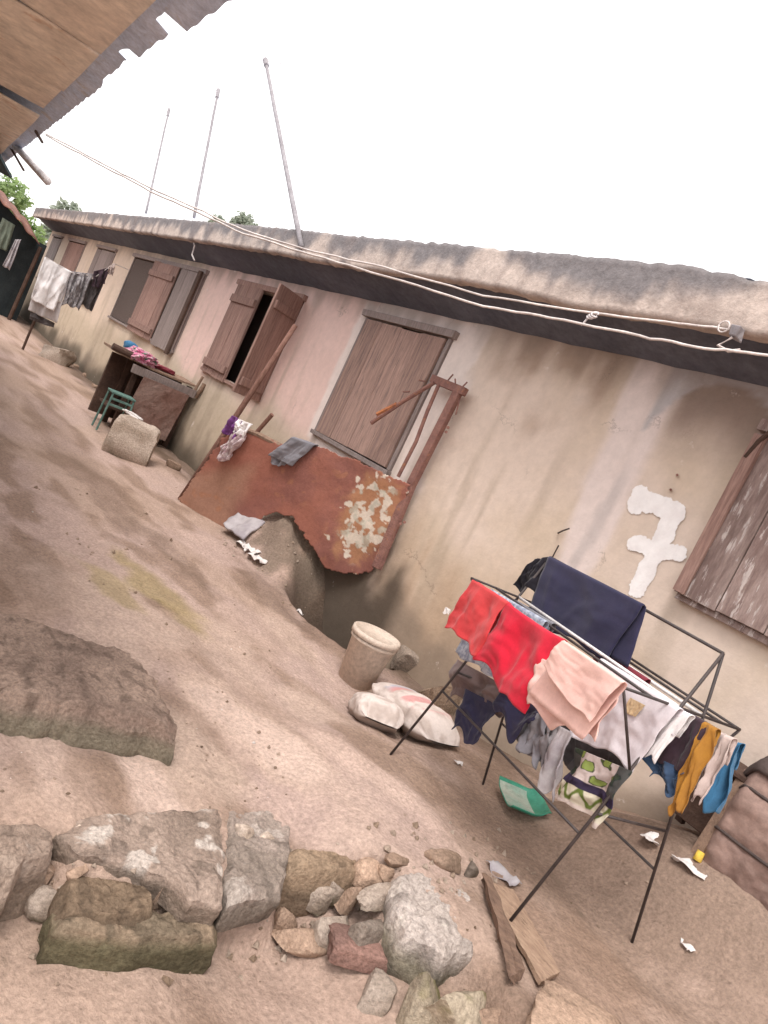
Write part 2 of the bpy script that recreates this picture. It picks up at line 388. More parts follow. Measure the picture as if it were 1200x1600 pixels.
fab('cloth_maroon', (.2, .03, .045)); fab('cloth_brown', (.19, .135, .125), (.13, .09, .09)); fab('cloth_darkgrey', (.1, .085, .085), (.07, .06, .062))
fab('cloth_purple', (.16, .05, .19)); fab('cloth_frayed', (.36, .34, .345), (.15, .13, .14), 16)
fab('cloth_whitered', (.66, .58, .58), (.36, .24, .26), 22, c3=(.5, .05, .08), s3=9, t3=.66)
fab('cloth_motley', (.5, .1, .22), (.62, .35, .42), 24, c3=(.06, .2, .12), s3=16, t3=.55)
fab('cloth_blueprint', (.45, .48, .54), (.2, .22, .3), 40)
mat('tarp_brown', (.27, .18, .15), (.225, .15, .128), 3, c3=(.25, .175, .15), s3=4, t3=.6, bump=.25, bscale=30, rough=.8)
mat('tarp_dark', (.06, .045, .042), (.085, .062, .056), 4, bump=.25, rough=.8)
mat('scrap_white', (.72, .68, .66), (.6, .55, .53), 9, bump=.2)
mat('gravel', (.36, .27, .21), (.24, .17, .13), 4, bump=.3)

# ------------------------------------------------------------------ ground
BLOBS = []      # (centre, radius along the lane, radius across, colour, strength): patches of different soil, and painted shade under the rack and stool
def blob(px, py, rx, ry, c, s, ang=0.0):
    p = gr(px, py); BLOBS.append((p.x, p.y, rx, ry, c, s, math.cos(ang), math.sin(ang)))
SAND = (.50, .375, .31); MUD = (.17, .115, .085); TAN = (.41, .297, .237); ROSE = (.445, .327, .28); MOSS = (.29, .225, .085)
blob(180, 950, .8, .35, SAND, .9); blob(330, 1010, .5, .3, SAND, .6); blob(380, 1130, .75, .22, (.50, .37, .30), 1.0, .3); blob(300, 1190, .35, .25, (.48, .36, .29), .9)
blob(480, 1110, .3, .22, SAND, .8); blob(560, 1250, .5, .3, SAND, .55); blob(450, 990, .5, .15, SAND, .7); blob(650, 1290, .4, .25, ROSE, .7)
blob(250, 925, .55, .18, MOSS, .6, .2); blob(170, 915, .4, .11, MOSS, .5, .2)
blob(30, 900, .5, .3, MUD, .3); blob(250, 850, 1.2, .12, MUD, .4, .15); blob(150, 760, 1.4, .25, MUD, .3, .1); blob(420, 930, .9, .16, MUD, .6); blob(110, 700, 3.0, .3, (.2, .135, .105), .4)
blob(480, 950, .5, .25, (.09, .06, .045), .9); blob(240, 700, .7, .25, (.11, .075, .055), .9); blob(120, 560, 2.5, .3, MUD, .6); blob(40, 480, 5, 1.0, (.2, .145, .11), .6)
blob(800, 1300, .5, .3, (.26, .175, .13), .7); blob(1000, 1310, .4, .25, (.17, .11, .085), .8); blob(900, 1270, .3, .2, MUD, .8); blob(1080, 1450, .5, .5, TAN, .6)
blob(950, 1420, .55, .5, (.27, .19, .145), .75); blob(1120, 1420, .4, .4, (.28, .2, .155), .7); blob(820, 1330, .4, .3, (.27, .19, .145), .6); blob(1035, 1290, .22, .2, (.12, .08, .06), .9)  # last blob paints the shadow under rack and stool into the earth
blob(200, 1180, .6, .10, (.58, .44, .37), .9, .1); blob(420, 1160, .5, .16, (.57, .43, .36), .9, .4); blob(560, 1190, .4, .12, (.54, .40, .335), .7, .4); blob(60, 1150, .5, .08, (.56, .42, .35), .7)
blob(100, 1560, .6, .3, (.43, .31, .245), .7); blob(450, 1570, .4, .3, (.40, .285, .23), .6); blob(900, 1500, .4, .3, (.31, .21, .155), .7)
def gcol(p, u=0, v=0):
    x, y = p[0], p[1]
    c = mixc(TAN, ROSE, sm(-.35, .35, fbm(x*.7, y*1.1, 4.4, 3)))
    c = mixc(c, (.25, .17, .125), .75*sm(.0, .45, fbm(x*1.3, y*2.8, 8.1, 4)))
    if math.hypot(x, y+4) < 30:
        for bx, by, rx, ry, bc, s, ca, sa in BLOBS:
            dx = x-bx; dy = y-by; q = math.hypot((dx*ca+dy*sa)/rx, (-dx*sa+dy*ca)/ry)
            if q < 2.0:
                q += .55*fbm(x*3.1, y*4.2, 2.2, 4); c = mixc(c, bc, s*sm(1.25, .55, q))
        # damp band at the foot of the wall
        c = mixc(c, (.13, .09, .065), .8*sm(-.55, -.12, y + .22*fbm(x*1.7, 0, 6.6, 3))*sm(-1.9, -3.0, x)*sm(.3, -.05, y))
        c = mixc(c, (.06, .043, .033), .92*sm(-.62, -.36, y+.12*fbm(x*3, y*3, 2, 3))*sm(-5.5, -5.1, x)*sm(-3.85, -4.15, x))  # floor of the hole darkened, shade under the sheet put into the colour
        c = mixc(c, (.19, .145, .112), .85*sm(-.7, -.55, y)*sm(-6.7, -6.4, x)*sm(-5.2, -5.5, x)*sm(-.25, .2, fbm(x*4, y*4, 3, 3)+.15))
    k = 1 + .10*fbm(x*9, y*11, 1.2, 3)
    return (c[0]*k, c[1]*k, c[2]*k)
def axis(lo, hi, step, far0, far1, g=1.09):
    a = [lo+i*step for i in range(int((hi-lo)/step)+1)]
    s = step; q = a[-1]
    while q < far1: s *= g; q += s; a.append(q)
    s = step; q = a[0]; b = []
    while q > far0: s *= g if q > lo-12 else 1.2; q -= s; b.append(q)
    return b[::-1]+a
gx = axis(-5.2, 0.0, .027, -500, 500, 1.05); gy = axis(-3.9, 0.06, .027, -500, 500, 1.07)
mb = MB(); vs = []; cs = []
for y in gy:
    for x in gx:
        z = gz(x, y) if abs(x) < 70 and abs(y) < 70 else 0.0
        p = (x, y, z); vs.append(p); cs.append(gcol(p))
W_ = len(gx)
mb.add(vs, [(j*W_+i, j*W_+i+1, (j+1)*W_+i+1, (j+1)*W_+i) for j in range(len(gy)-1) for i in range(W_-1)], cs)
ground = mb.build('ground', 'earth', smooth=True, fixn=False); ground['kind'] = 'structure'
ground['label'] = 'bare brown earth yard worn into dips and runnels'

# ------------------------------------------------------------------ the long house
HX0, HX1, WT, DEPTH = -26.0, 3.2, 2.93, 6.5
house = thing('long_house', (-8, 0, 0), 'long low bungalow with peeling pink and beige plaster and wooden shutters', 'house')
#            x0      x1     z0    z1
OPEN = [(-6.73, -5.23, 1.30, 2.58), (-10.25, -8.2, 1.32, 2.58), (-15.95, -11.65, 1.32, 2.60), (-19.3, -17.5, 1.30, 2.60), (-22.8, -20.65, 1.30, 2.60), (-25.3, -23.9, 1.30, 2.60), (-2.24, -.75, 1.5, 2.5)]
BEIGE = (.65, .535, .455); PINK = (.74, .535, .485); KHAKI = (.575, .465, .365); PALE = (.75, .66, .615); CREAM = (.64, .52, .41)
def wcol(p, u=0, v=0):
    x, z = p[0], p[2]
    n1 = fbm(x*.8, z*.8, 1.0, 4); n2 = fbm(x*2.6, z*2.2, 3.0, 4); nv = fbm(x*5, z*.5, 7.0, 4)
    c = mixc(BEIGE, KHAKI, sm(-.3, .4, n1))
    far = sm(-11.2, -12.4, x)
    pk = sm(-4.9, -5.4, x + .25*n2)*sm(1.0, 1.45, z + .35*n1)
    c = mixc(c, PINK, pk*(.9-.65*far)); c = mixc(c, CREAM, far*.6)
    c = mixc(c, (.47, .385, .29), sm(1.35, .9, z+.3*n1)*sm(-4.9, -6, x)*.85)
    # smoother pale cement round the big closed window
    dx = max(-6.73-x, x+5.23, 0); dz = max(1.3-z, z-2.58, 0)
    q = max(dx/.42 if x > -6 else dx/.16, dz/.2 if z > 2 else dz/.14) + .35*n2
    if -7.3 < x < -4.5: c = mixc(c, PALE, .85*sm(1.1, .8, q))
    # pale repair strip running down beside the painted number
    w_ = lerp(.16, .22, sm(1.2, 2.8, z)); q = abs(x - lerp(-3.02, -3.08, sm(1.2, 2.8, z)) + .05*n2)/w_
    c = mixc(c, (.70, .60, .565), .9*sm(1.12, .75, q)*sm(.6, 1.1, z + .2*n1))
    c = mixc(c, (.40, .36, .35), .5*sm(.5, .2, abs(x+3.0+.05*n2)/.12)*sm(.9, 1.3, z)*sm(2.2, 1.9, z))
    # grey cement arch above the right window, brown stain below it
    q = math.hypot((x+2.62)/.42, (z-2.0)/.72) if x < -2.62 else math.hypot((x+2.62)/.75, (z-2.0)/.72)
    if x > -3.0:
        c = mixc(c, (.20, .14, .115), .85*sm(2.1, 2.6, z + .1*n2)*sm(-2.95, -2.8, x))
        c = mixc(c, (.46, .43, .43), .95*sm(.98, 1.02, q+.03*n2)*sm(2.0, 2.2, z))
    # rusty brown streaks that ran down from the eaves
    if x > -5.2: c = mixc(c, (.30, .205, .145), .75*sm(2.2, 2.75, z + .4*n2 + .25*nv)*sm(-4.9, -4.3, x)*sm(-3.25, -3.5, x))
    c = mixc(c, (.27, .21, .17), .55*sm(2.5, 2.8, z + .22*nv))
    c = mixc(c, (.36, .29, .22), .45*sm(.15, .5, nv)*sm(2.7, 1.4, z))
    # damp and splash-back at the foot
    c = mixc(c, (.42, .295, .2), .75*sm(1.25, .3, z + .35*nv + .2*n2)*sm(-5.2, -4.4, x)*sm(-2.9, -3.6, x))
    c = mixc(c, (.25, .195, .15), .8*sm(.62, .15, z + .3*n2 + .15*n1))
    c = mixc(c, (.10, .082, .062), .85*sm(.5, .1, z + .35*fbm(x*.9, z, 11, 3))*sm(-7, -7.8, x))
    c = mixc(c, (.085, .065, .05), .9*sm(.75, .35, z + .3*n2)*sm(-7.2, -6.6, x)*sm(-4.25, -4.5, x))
    k = 1+.05*fbm(x*12, z*12, 2, 3)
    return (c[0]*k, c[1]*k, c[2]*k)
def lines(a, b, step, must):
    q = sorted([a, b]+[m for m in must if a < m < b]); q = [m for i, m in enumerate(q) if i == 0 or m-q[i-1] > 1e-4]; out = []
    for i in range(len(q)-1):
        n = max(1, int(math.ceil((q[i+1]-q[i])/step)))
        out += [q[i]+(q[i+1]-q[i])*k/n for k in range(n)]
    return out+[q[-1]]
ex = [o[0] for o in OPEN]+[o[1] for o in OPEN]; ez = [o[2] for o in OPEN]+[o[3] for o in OPEN]
lx = lines(-12.5, .5, .04, ex); lx = lines(HX0, -12.5, .12, ex)[:-1]+lx+lines(.5, HX1, .2, ex)[1:]
lz = lines(-.75, WT, .04, ez)
def inop(x, z): return any(o[0] < x < o[1] and o[2] < z < o[3] for o in OPEN)
mb = MB(); vs = []; cs = []
for z in lz:
    for x in lx:
        y = 0.006*fbm(x*1.5, z*1.5, 4, 3) + 0.003*fbm(x*9, z*9, 4, 2)
        if any(abs(x-e) < .01 for e in ex): y = 0
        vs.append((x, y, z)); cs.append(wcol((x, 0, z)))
n = len(lx)
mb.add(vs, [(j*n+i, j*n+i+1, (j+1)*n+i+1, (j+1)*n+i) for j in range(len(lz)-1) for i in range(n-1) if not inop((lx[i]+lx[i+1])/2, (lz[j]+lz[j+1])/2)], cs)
for (a, b, c, d) in OPEN:      # reveals
    k = [PALE]*4
    for q in ([(a, 0, c), (a, .16, c), (a, .16, d), (a, 0, d)], [(b, 0, c), (b, 0, d), (b, .16, d), (b, .16, c)], [(a, 0, c), (b, 0, c), (b, .16, c), (a, .16, c)], [(a, 0, d), (a, .16, d), (b, .16, d), (b, 0, d)]):
        mb.add(q, [(0, 1, 2, 3)], [mixc(BEIGE, MUD, .3)]*4)
for q in ([(HX0, 0, -.75), (HX0, DEPTH, -.75), (HX0, DEPTH, WT), (HX0, 0, WT)], [(HX1, 0, -.75), (HX1, 0, WT), (HX1, DEPTH, WT), (HX1, DEPTH, -.75)], [(HX0, DEPTH, -.75), (HX1, DEPTH, -.75), (HX1, DEPTH, WT), (HX0, DEPTH, WT)]):
    mb.add(q, [(0, 1, 2, 3)], [BEIGE]*4)
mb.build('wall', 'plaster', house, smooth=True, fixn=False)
# eaves: soffit, cast fascia with a crumbling edge, tin roof
FY = -.6
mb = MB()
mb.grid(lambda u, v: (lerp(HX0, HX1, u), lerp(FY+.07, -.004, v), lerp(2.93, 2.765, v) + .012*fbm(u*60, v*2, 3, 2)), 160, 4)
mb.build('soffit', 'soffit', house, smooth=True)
def fcol(p, u=0, v=0):
    x, z = p[0], p[2]
    nv = fbm(x*3.0, z*.7, 5, 4); n1 = fbm(x*1.2, z*2.5, 2, 4)
    c = mixc((.49, .405, .355), (.36, .29, .255), sm(-.2, .5, nv))
    c = mixc(c, (.185, .17, .172), sm(2.94, 3.12, z + .14*nv + .12*n1)*.95)
    c = mixc(c, (.22, .185, .175), .7*sm(.1, .5, nv)*sm(-5, -7, x))
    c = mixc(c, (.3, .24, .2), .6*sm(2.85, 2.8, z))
    return c
def ftop(x): return 3.17 + .02*sm(-6, -9, x) + .012*fbm(x*1.7, 0, 1, 3) + .018*fbm(x*9, 0, 2, 4) - .12*sm(-2.9, -1.6, x)
def fbot(x):
    return 2.862 + .03*sm(-6, -9, x) + .012*fbm(x*1.3, 3, 1, 3) + .012*fbm(x*7, 3, 2, 3) + .02*math.exp(-((x+4.9)/.75)**2) - .03*sm(-4.2, -3.4, x)
NF = 900
def xs(u): return HX0-.25 + (HX1+.5-HX0)*(1-(1-u)**1.0)
mb = MB()
def fas(u, v):
    x = xs(u); b, t = fbot(x), ftop(x)
    if v < .12: k = v/.12; return (x, lerp(FY+.08, FY, k), b)
    if v > .88: k = (v-.88)/.12; return (x, lerp(FY, FY+.14, k), t)
    k = (v-.12)/.76; z = lerp(b, t, k); return (x, FY - .006 + .01*fbm(x*4, z*6, 9, 3), z)
mb.grid(fas, NF, 14, fcol)
mb.grid(lambda u, v: (xs(u), FY+.08, lerp(fbot(xs(u)), 2.96, v)), NF, 1, lambda p, u, v: (.09, .08, .08))
mb.build('fascia', 'concrete', house, smooth=True)
mb = MB()
def roof(u, v):
    x = lerp(HX0-.3, HX1+.3, u); y = lerp(FY+.10, DEPTH/2, v)
    return (x, y, 3.155 + .09*(y-FY) + .012*math.sin(x*2*math.pi/.18) + .01*fbm(x*3, y, 1, 2))
mb.grid(roof, 1100, 6)
mb.grid(lambda u, v: (lerp(HX0-.3, HX1+.3, u), lerp(DEPTH/2, DEPTH+.3, v), 3.5 - .09*lerp(0, DEPTH/2, v)), 20, 2)
mb.build('roof', 'zinc', house, smooth=True)
mb = MB(); mb.box(HX0+.1, HX1-.1, .42, .46, 0, 2.85); mb.build('partition', 'room_dark', house)

def planks(mb, x0, x1, z0, z1, y, t, n, rnd, gap=.006, jz=.012):
    ws = [rnd.uniform(.8, 1.25) for _ in range(n)]; s = sum(ws); x = x0
    for q in ws:
        w_ = (x1-x0)*q/s
        mb.box(x+gap/2, x+w_-gap/2, y-t+rnd.uniform(-.004, .004), y, z0+rnd.uniform(0, jz), z1-rnd.uniform(0, jz), .002); x += w_
def spin(mb, start, hinge, ang):
    M = Matrix.Rotation(ang, 3, 'Z'); h = Vector(hinge)
    for i in range(start, len(mb.v)): mb.v[i] = M @ (mb.v[i]-h) + h
def shutter(parent, m, x0, x1, z0, z1, y, n, seed, battens=True, hinge=None, ang=0.0, label=None):
    rnd = random.Random(seed); mb = MB(); planks(mb, x0, x1, z0, z1, y, .028, n, rnd)
    if hinge is not None: spin(mb, 0, (hinge, y, 0), ang)
    o = mb.build('shutter', m, parent, bevel=.003)
    if label: o['label'] = label
    if battens:
        for zz in (lerp(z0, z1, .12), lerp(z0, z1, .83)):
            b = MB(); b.box(x0+.03, x1-.03, y-.062, y-.03, zz-.05, zz+.05, .004)
            if hinge is not None: spin(b, 0, (hinge, y, 0), ang)
            b.build('batten', m, o, bevel=.004)
    return o
def window(x0, x1, z0, z1, m_frame='plank_grey', fw=.05, label=None, top=True):
    f = MB()
    f.box(x0, x0+fw, -.02, .09, z0, z1, .003); f.box(x1-fw, x1, -.02, .09, z0, z1, .003)
    f.box(x0-.05, x1+.05, -.06, .08, z1+.002, z1+.07, .004) if top else f.box(x0+fw+.002, x1-fw-.002, -.02, .09, z1-fw, z1, .003)
    f.box(x0-.02, x1+.02, -.05, .09, z0-.045, z0-.003, .004)
    o = f.build('window', m_frame, house, bevel=.004)
    if label: o['label'] = label
    return o
# big closed window
wA = window(-6.72, -5.24, 1.30, 2.58, label='closed window of four weathered rosy planks')
shutter(wA, 'plank_rose', -6.66, -5.30, 1.305, 2.565, -.012, 4, 3, battens=False)
# window with the left leaf shut and the right leaf swung out
wB = window(-10.24, -8.21, 1.32, 2.58, 'plank_brown', label='half open window with dark brown battened leaves')
shutter(wB, 'plank_brown', -10.2, -9.32, 1.26, 2.60, -.03, 4, 5)
shutter(wB, 'plank_brown', -8.70, -8.2, 1.26, 2.60, -.035, 2, 8, hinge=-8.2, ang=R(116))
cu = MB(); cu.grid(patch([(-8.95, .1, 1.85), (-8.4, .1, 1.9), (-8.4, .1, 1.36), (-9.05, .1, 1.36)], amp=.03, folds=3, seed=4), 16, 16); cu.build('curtain', 'cloth_denim', wB, smooth=True)
# far triple window: net panel, brown leaf ajar, grey leaf
wC = window(-15.94, -11.66, 1.32, 2.60, label='wide window with a net panel, a brown leaf and a grey leaf')
mb = MB(); mb.box(-15.88, -14.2, .0, .03, 1.33, 2.58); q = mb.build('net_panel', 'net_dark', wC)
mb = MB(); mb.box(-14.19, -14.1, -.03, .06, 1.33, 2.58); mb.build('mullion', 'plank_peeling', wC)
mb = MB(); mb.box(-12.86, -12.78, .0, .06, 1.33, 2.58); mb.build('mullion', 'plank_brown', wC)
shutter(wC, 'plank_brown', -14.05, -12.85, 1.26, 2.6, -.04, 4, 11, hinge=-12.85, ang=R(4))
shutter(wC, 'plank_grey', -12.75, -11.66, 1.24, 2.6, -.03, 3, 12, battens=False)
mb = MB(); mb.box(-11.82, -11.66, -.10, -.07, 1.22, 2.62, .004); mb.build('post', 'dark_wood', wC)
for k, (a, b_) in enumerate(((-19.3, -17.5), (-22.8, -20.65), (-25.3, -23.9))):
    wD = window(a+.01, b_-.01, 1.30, 2.60, 'plank_grey')
    shutter(wD, 'plank_grey' if k != 1 else 'plank_brown', a+.07, b_-.07, 1.305, 2.58, .0, 4, 20+k, battens=False)
# window at the right edge of the picture, paint peeling
wR = window(-2.23, -.76, 1.5, 2.5, 'plank_peeling', fw=.06, label='window with peeling grey and reddish boards beside the painted number')
shutter(wR, 'plank_peeling', -2.26, -.74, 1.49, 2.49, -.05, 5, 31, battens=False)
mb = MB()
for x in (-2.22,): mb.box(x-.035, x+.035, -.11, -.085, 1.50, 2.47, .004)
mb.build('edge_board', 'plank_brown', wR)
mb = MB(); mb.tube([onY(1165, 715, -.1), onY(1185, 690, -.11), onY(1212, 668, -.12)], .014); mb.build('latch', 'dark_wood', wR)

# the number 7 brushed on the plaster
def seg(p, a, b):
    ax, az = a; bx, bz = b; dx, dz = bx-ax, bz-az; t = max(0, min(1, ((p[0]-ax)*dx+(p[1]-az)*dz)/(dx*dx+dz*dz+1e-9)))
    return math.hypot(p[0]-ax-t*dx, p[1]-az-t*dz)
def w2(px, py): q = onY(px, py, 0); return (q.x, q.z)
STR = [(w2(1000, 780), w2(1056, 800), .062), (w2(1056, 800), w2(1030, 855), .066), (w2(1030, 855), w2(998, 918), .06), (w2(992, 850), w2(1062, 866), .052), (w2(1000, 772), w2(994, 792), .055)]
x0, x1, z0, z1 = -3.0, -2.15, 1.25, 2.15
def keep7(u, v):
    x = lerp(x0, x1, u); z = lerp(z0, z1, v)
    d = min(seg((x, z), a, b)-r_ for a, b, r_ in STR)
    return d + .014*fbm(x*16, z*16, 3, 4) + .006*fbm(x*60, z*20, 5, 2) < 0
mb = MB(); mb.grid(lambda u, v: (lerp(x0, x1, u), -.009, lerp(z0, z1, v)), 200, 210, keep=keep7)
q = mb.build('painted_number', 'paint_white', house); q['label'] = 'white brushed number seven with a crossbar'

# wires, nails and twigs stuck in the wall
mb = MB(); mb.tube([onY(300, 371, -.5), onY(304, 384, -.52), onY(300, 398, -.5), onY(304, 407, -.5)], .011, 6); q = mb.build('loose_wire', 'cable_white', house)
mb = MB(); mb.tube([onY(872, 833, -.01), onY(880, 829, -.07), onY(889, 826, -.13)], .006, 6); mb.build('nail', 'black_steel', house)
mb = MB(); mb.tube([onY(862, 873, -.03), onY(873, 852, -.05)], .005, 5); mb.build('nail', 'black_steel', house)
for (px, py) in ((1048, 765), (1058, 742), (1057, 915)):
    mb = MB(); mb.tube([onY(px, py, 0), onY(px, py, -.03)], .008, 6); mb.build('nail', 'rust_bar', house)

# ------------------------------------------------------------------ aerial masts on the roof edge
def mast(base, top, r, m, label, arm):
    t = thing('aerial_mast', base, label, 'aerial mast', 'aerial masts leaning over the roof')
    n = 10; pts = [base.lerp(top, k/n)+Vector((.012*fbm(k*.7, r*90, 1, 2), 0, 0)) for k in range(n+1)]
    mb = MB(); mb.tube(pts, [lerp(r, r*.75, k/n) for k in range(n+1)], 8); mb.build('pole', m, t, smooth=True)
    a = MB(); d = Vector((.75, .55, .12)).normalized()*arm
    a.tube([top-d*.15, top+d], .006, 6)
    for k in range(5):
        c = top+d*(k/4); s = Vector((-.3, .35, .55)).normalized()*lerp(.16, .09, k/4); a.tube([c-s, c+s], .0035, 5)
    a.build('aerial', 'pale_pole', t)
    c = MB(); c.tube([top-(top-base).normalized()*.16, top+(top-base).normalized()*.03], r*1.25, 8); c.build('clamp', 'grey_pole', t)
mast(onY(228, 333, -.4), onY(264, 172, -.4), .022, 'grey_pole', 'short thin aerial mast, farthest along the roof', .5)
mast(onY(303, 340, -.4), onY(341, 142, -.4), .025, 'grey_pole', 'upright grey aerial mast in the middle of the three', .5)
mast(onY(471, 386, -.63), onY(415, 95, -.63), .030, 'grey_pole', 'tallest aerial mast, leaning left and tied to the fascia', .45)

# ------------------------------------------------------------------ cables
def cable(name, pts_px, s, e, label, r=.0062, knots=()):
    a = Vector(s); b = Vector(e); n = (b-a).cross(Vector((0, 0, 1))).normalized(); P = []
    for i in range(len(pts_px)-1):
        for k in range(6):
            t = k/6; P.append((lerp(pts_px[i][0], pts_px[i+1][0], t), lerp(pts_px[i][1], pts_px[i+1][1], t)))
    P.append(pts_px[-1])
    Q = [onP(x, y, a, n) for x, y in P]
    Q = [q + Vector((0, 0, .010*fbm(i*.35, len(P)*.1+r*999, 2, 2))) for i, q in enumerate(Q)]
    mb = MB(); mb.tube(Q, r, 6); o = mb.build(name, 'cable_white', smooth=True, loc=Q[0]); tag(o, label, 'cable', 'cables strung across the lane'); return o
cs_ = onZ(72, 211, 2.58)
cable('electric_cable', [(72, 211), (150, 254), (235, 299), (305, 331), (380, 364), (490, 398), (600, 431), (755, 479), (860, 494), (1000, 524), (1100, 545), (1200, 556), (1290, 566)], cs_, onY(1200, 556, -1.15), 'lower white cable running free below the eaves')
cable('electric_cable', [(72, 208), (150, 250), (235, 294), (305, 326), (380, 359), (490, 394), (600, 418), (755, 462), (925, 489), (1060, 506), (1140, 514)], cs_+Vector((0, .03, .02)), onY(1140, 514, -.64), 'upper white cable tied to the fascia bracket')
t = thing('cable_bracket', onY(1150, 520, -.64), 'small grey bracket with a wire loop on the fascia', 'bracket')
mb = MB(); mb.box(*sum(([q-.03, q+.03] for q in t.location), []), .01); mb.build('plate', 'grey_pole', t, bevel=.006)
c = t.location; mb = MB(); mb.tube([c+Vector((-.06-.03*math.cos(k*.5), -.03, .01+.03*math.sin(k*.5))) for k in range(14)], .005, 6); mb.build('loop', 'cable_white', t, smooth=True)
mb = MB(); mb.tube([c+Vector((.0, -.01, -.03)), c+Vector((-.04, -.03, -.09)), c+Vector((.03, -.03, -.11)), c+Vector((.08, -.02, -.09))], .008, 6); mb.build('wire_end', 'cable_white', t)
c = onP(930, 491, cs_, (onY(1140, 514, -.64)-cs_).cross(Vector((0, 0, 1))).normalized())
mb = MB()
for k in range(3): mb.tube([c+Vector((.018*math.cos(a*.7+k)-.012*k, .012*math.sin(a*.9+k), .016*math.sin(a*.7+k)-.008*k)) for a in range(9)], .005, 6)
mb.tube([c+Vector((-.03, 0, -.01)), c+Vector((-.05, 0, -.06)), c+Vector((-.06, .0, -.075))], .006, 5)
tag(mb.build('cable_knot', 'pale_pole', smooth=True, loc=c), 'pale knot of wire twisted round the upper cable', 'wire knot')

# ------------------------------------------------------------------ neighbour's roof overhead
nb = thing('neighbour_house', (-7, -5, 0), "neighbour's eaves of tin sheet and stained ceiling boards overhead", 'house')
def yed(x): return -3.42 - (x+2.68)*.0442
xe1, xe2 = onZ(268, 30, 2.6).x, onZ(207, 84, 2.6).x
def ragged(x):
    e = .0
    if xe1-.16 < x < xe1: e -= .06
    if xe2-.13 < x < xe2: e -= .045
    return yed(x) + e + .006*fbm(x*3, 0, 4, 2) + (.03 if x > xe1 else 0) - .02*sm(-4.6, -4.4, x)*sm(xe2, xe2-.1, x)
def nroof(u, v):
    x = lerp(-15.5, -1.9, u); y = lerp(ragged(x), -8.5, v**1.4)
    return (x, y, 2.60 + .16*(yed(x)-y) + .006*math.sin(x*2*math.pi/.19))
mb = MB(); mb.grid(nroof, 1000, 16); mb.build('roof_sheet', 'zinc', nb, smooth=True, solid=.003)
seams = [-1.9, onZ(118, 78, 2.5).x, onZ(75, 140, 2.5).x, onZ(48, 178, 2.5).x, -15.4]
for k in range(4):
    a, b = seams[k], seams[k+1]; mb = MB(); g = (.006, .03, .05, .02)[k]; dz = (0, -.012, .02, -.03)[k]
    def cb(u, v, a=a, b=b, g=g, dz=dz, k=k):
        x = lerp(a-g, b+g, u); y = lerp(yed(x)-.13-.008*fbm(x*1.2, k, 1, 1), -5.0, v)
        return (x, y, 2.53+dz+.02*fbm(x*.8, y*1.5, k, 2) + .02*(1-v))
    mb.grid(cb, 40, 20); mb.build('ceiling_panel', 'ceiling_board', nb, smooth=True, solid=.012)
for x in (-14, -12, -10, -8.4, -6.8, -5.2, -3.6, -2.1):
    mb = MB(); mb.board((x, yed(x)-.36, 2.60), (x, -5, 2.78), .05, .07, (0, 0, 1)); mb.build('rafter', 'dark_wood', nb)
mb = MB(); mb.box(-15.3, -2.2, -8.4, -5.02, -.1, 2.72); mb.build('wall', 'ceiling_board', nb)
mb = MB(); p, q = onZ(0, 183, 2.47), onZ(36, 222, 2.47)
mb.board(Vector((p.x+.5, p.y-.5, 2.44)), Vector((q.x-3.5, yed(q.x-3.5)-.12, 2.44)), .45, .03, (0, 0, 1)); mb.build('end_board', 'teal_board', nb)
for (a, b, y, r_, m) in (((33, 238), (74, 283), -3.05, .035, 'pale_pole'), ((22, 240), (37, 266), -3.05, .012, 'dark_wood'), ((60, 212), (66, 222), -3.15, .012, 'dark_wood')):
    mb = MB(); A = onY(a[0], a[1], y-.1); B = onY(b[0], b[1], y); mb.tube([A+(A-B)*.6, A, B], r_, 7); o = mb.build('roof_stick', m, nb, smooth=True)

# ------------------------------------------------------------------ shed that closes the lane
sh = thing('tin_shed', (-24, -3, 0), 'dark shed with a rusty tin roof closing the far end of the lane', 'shed')
def sroof(u, v):
    y = lerp(-5.5, -.78, u); x = lerp(-21.9, -24.5, v)
    return (x, y, 2.16 + .50*(-.8-y) + .15*(-21.9-x) + .02*math.sin(y*2*math.pi/.35) + .03*fbm(y*2, x, 1, 2) - .05*sm(.1, 0, v)*abs(math.sin(y*4)))
mb = MB(); mb.grid(sroof, 120, 14); mb.build('roof', 'rust_zinc', sh, smooth=True, solid=.02)
mb = MB(); mb.grid(lambda u, v: (-22.6+.05*fbm(u*9, v*2, 2, 2), lerp(-5.5, -.5, u), lerp(-.1, 2.19 + .5*max(0, -.8-lerp(-5.5, -.5, u)), v)), 40, 10)
mb.box(-26, -22.75, -5.4, -.62, -.1, 2.0); mb.build('front', 'shed_shade', sh)  # dark front sheet stands in for the shade inside the open shed
for y in (-5.3, -2.4, -.75):
    mb = MB(); mb.tube([(-22.1, y, -.1), (-22.1, y+.05, 2.1 + .5*(-.8-y))], .05, 7); mb.build('post', 'dark_wood', sh)
P_ = lambda px, py, x=-22.05: onX(px, py, x)
cloth('hanging_shirt', 'cloth_palegrey', [P_(24, 374), P_(33, 374), P_(15, 422), P_(4, 415)], 'pale blue-grey garment hanging in front of the dark shed', 'shirt', amp=.06, folds=2, seed=2, th=.01, nu=14, nv=16)
cloth('hanging_cloth', 'leaf_dull', [P_(4, 340), P_(24, 352), P_(12, 392), P_(-14, 385)], 'dull green cloth hanging under the rusty tin roof', 'cloth', amp=.06, folds=3, seed=5, th=.01, nu=14, nv=14)

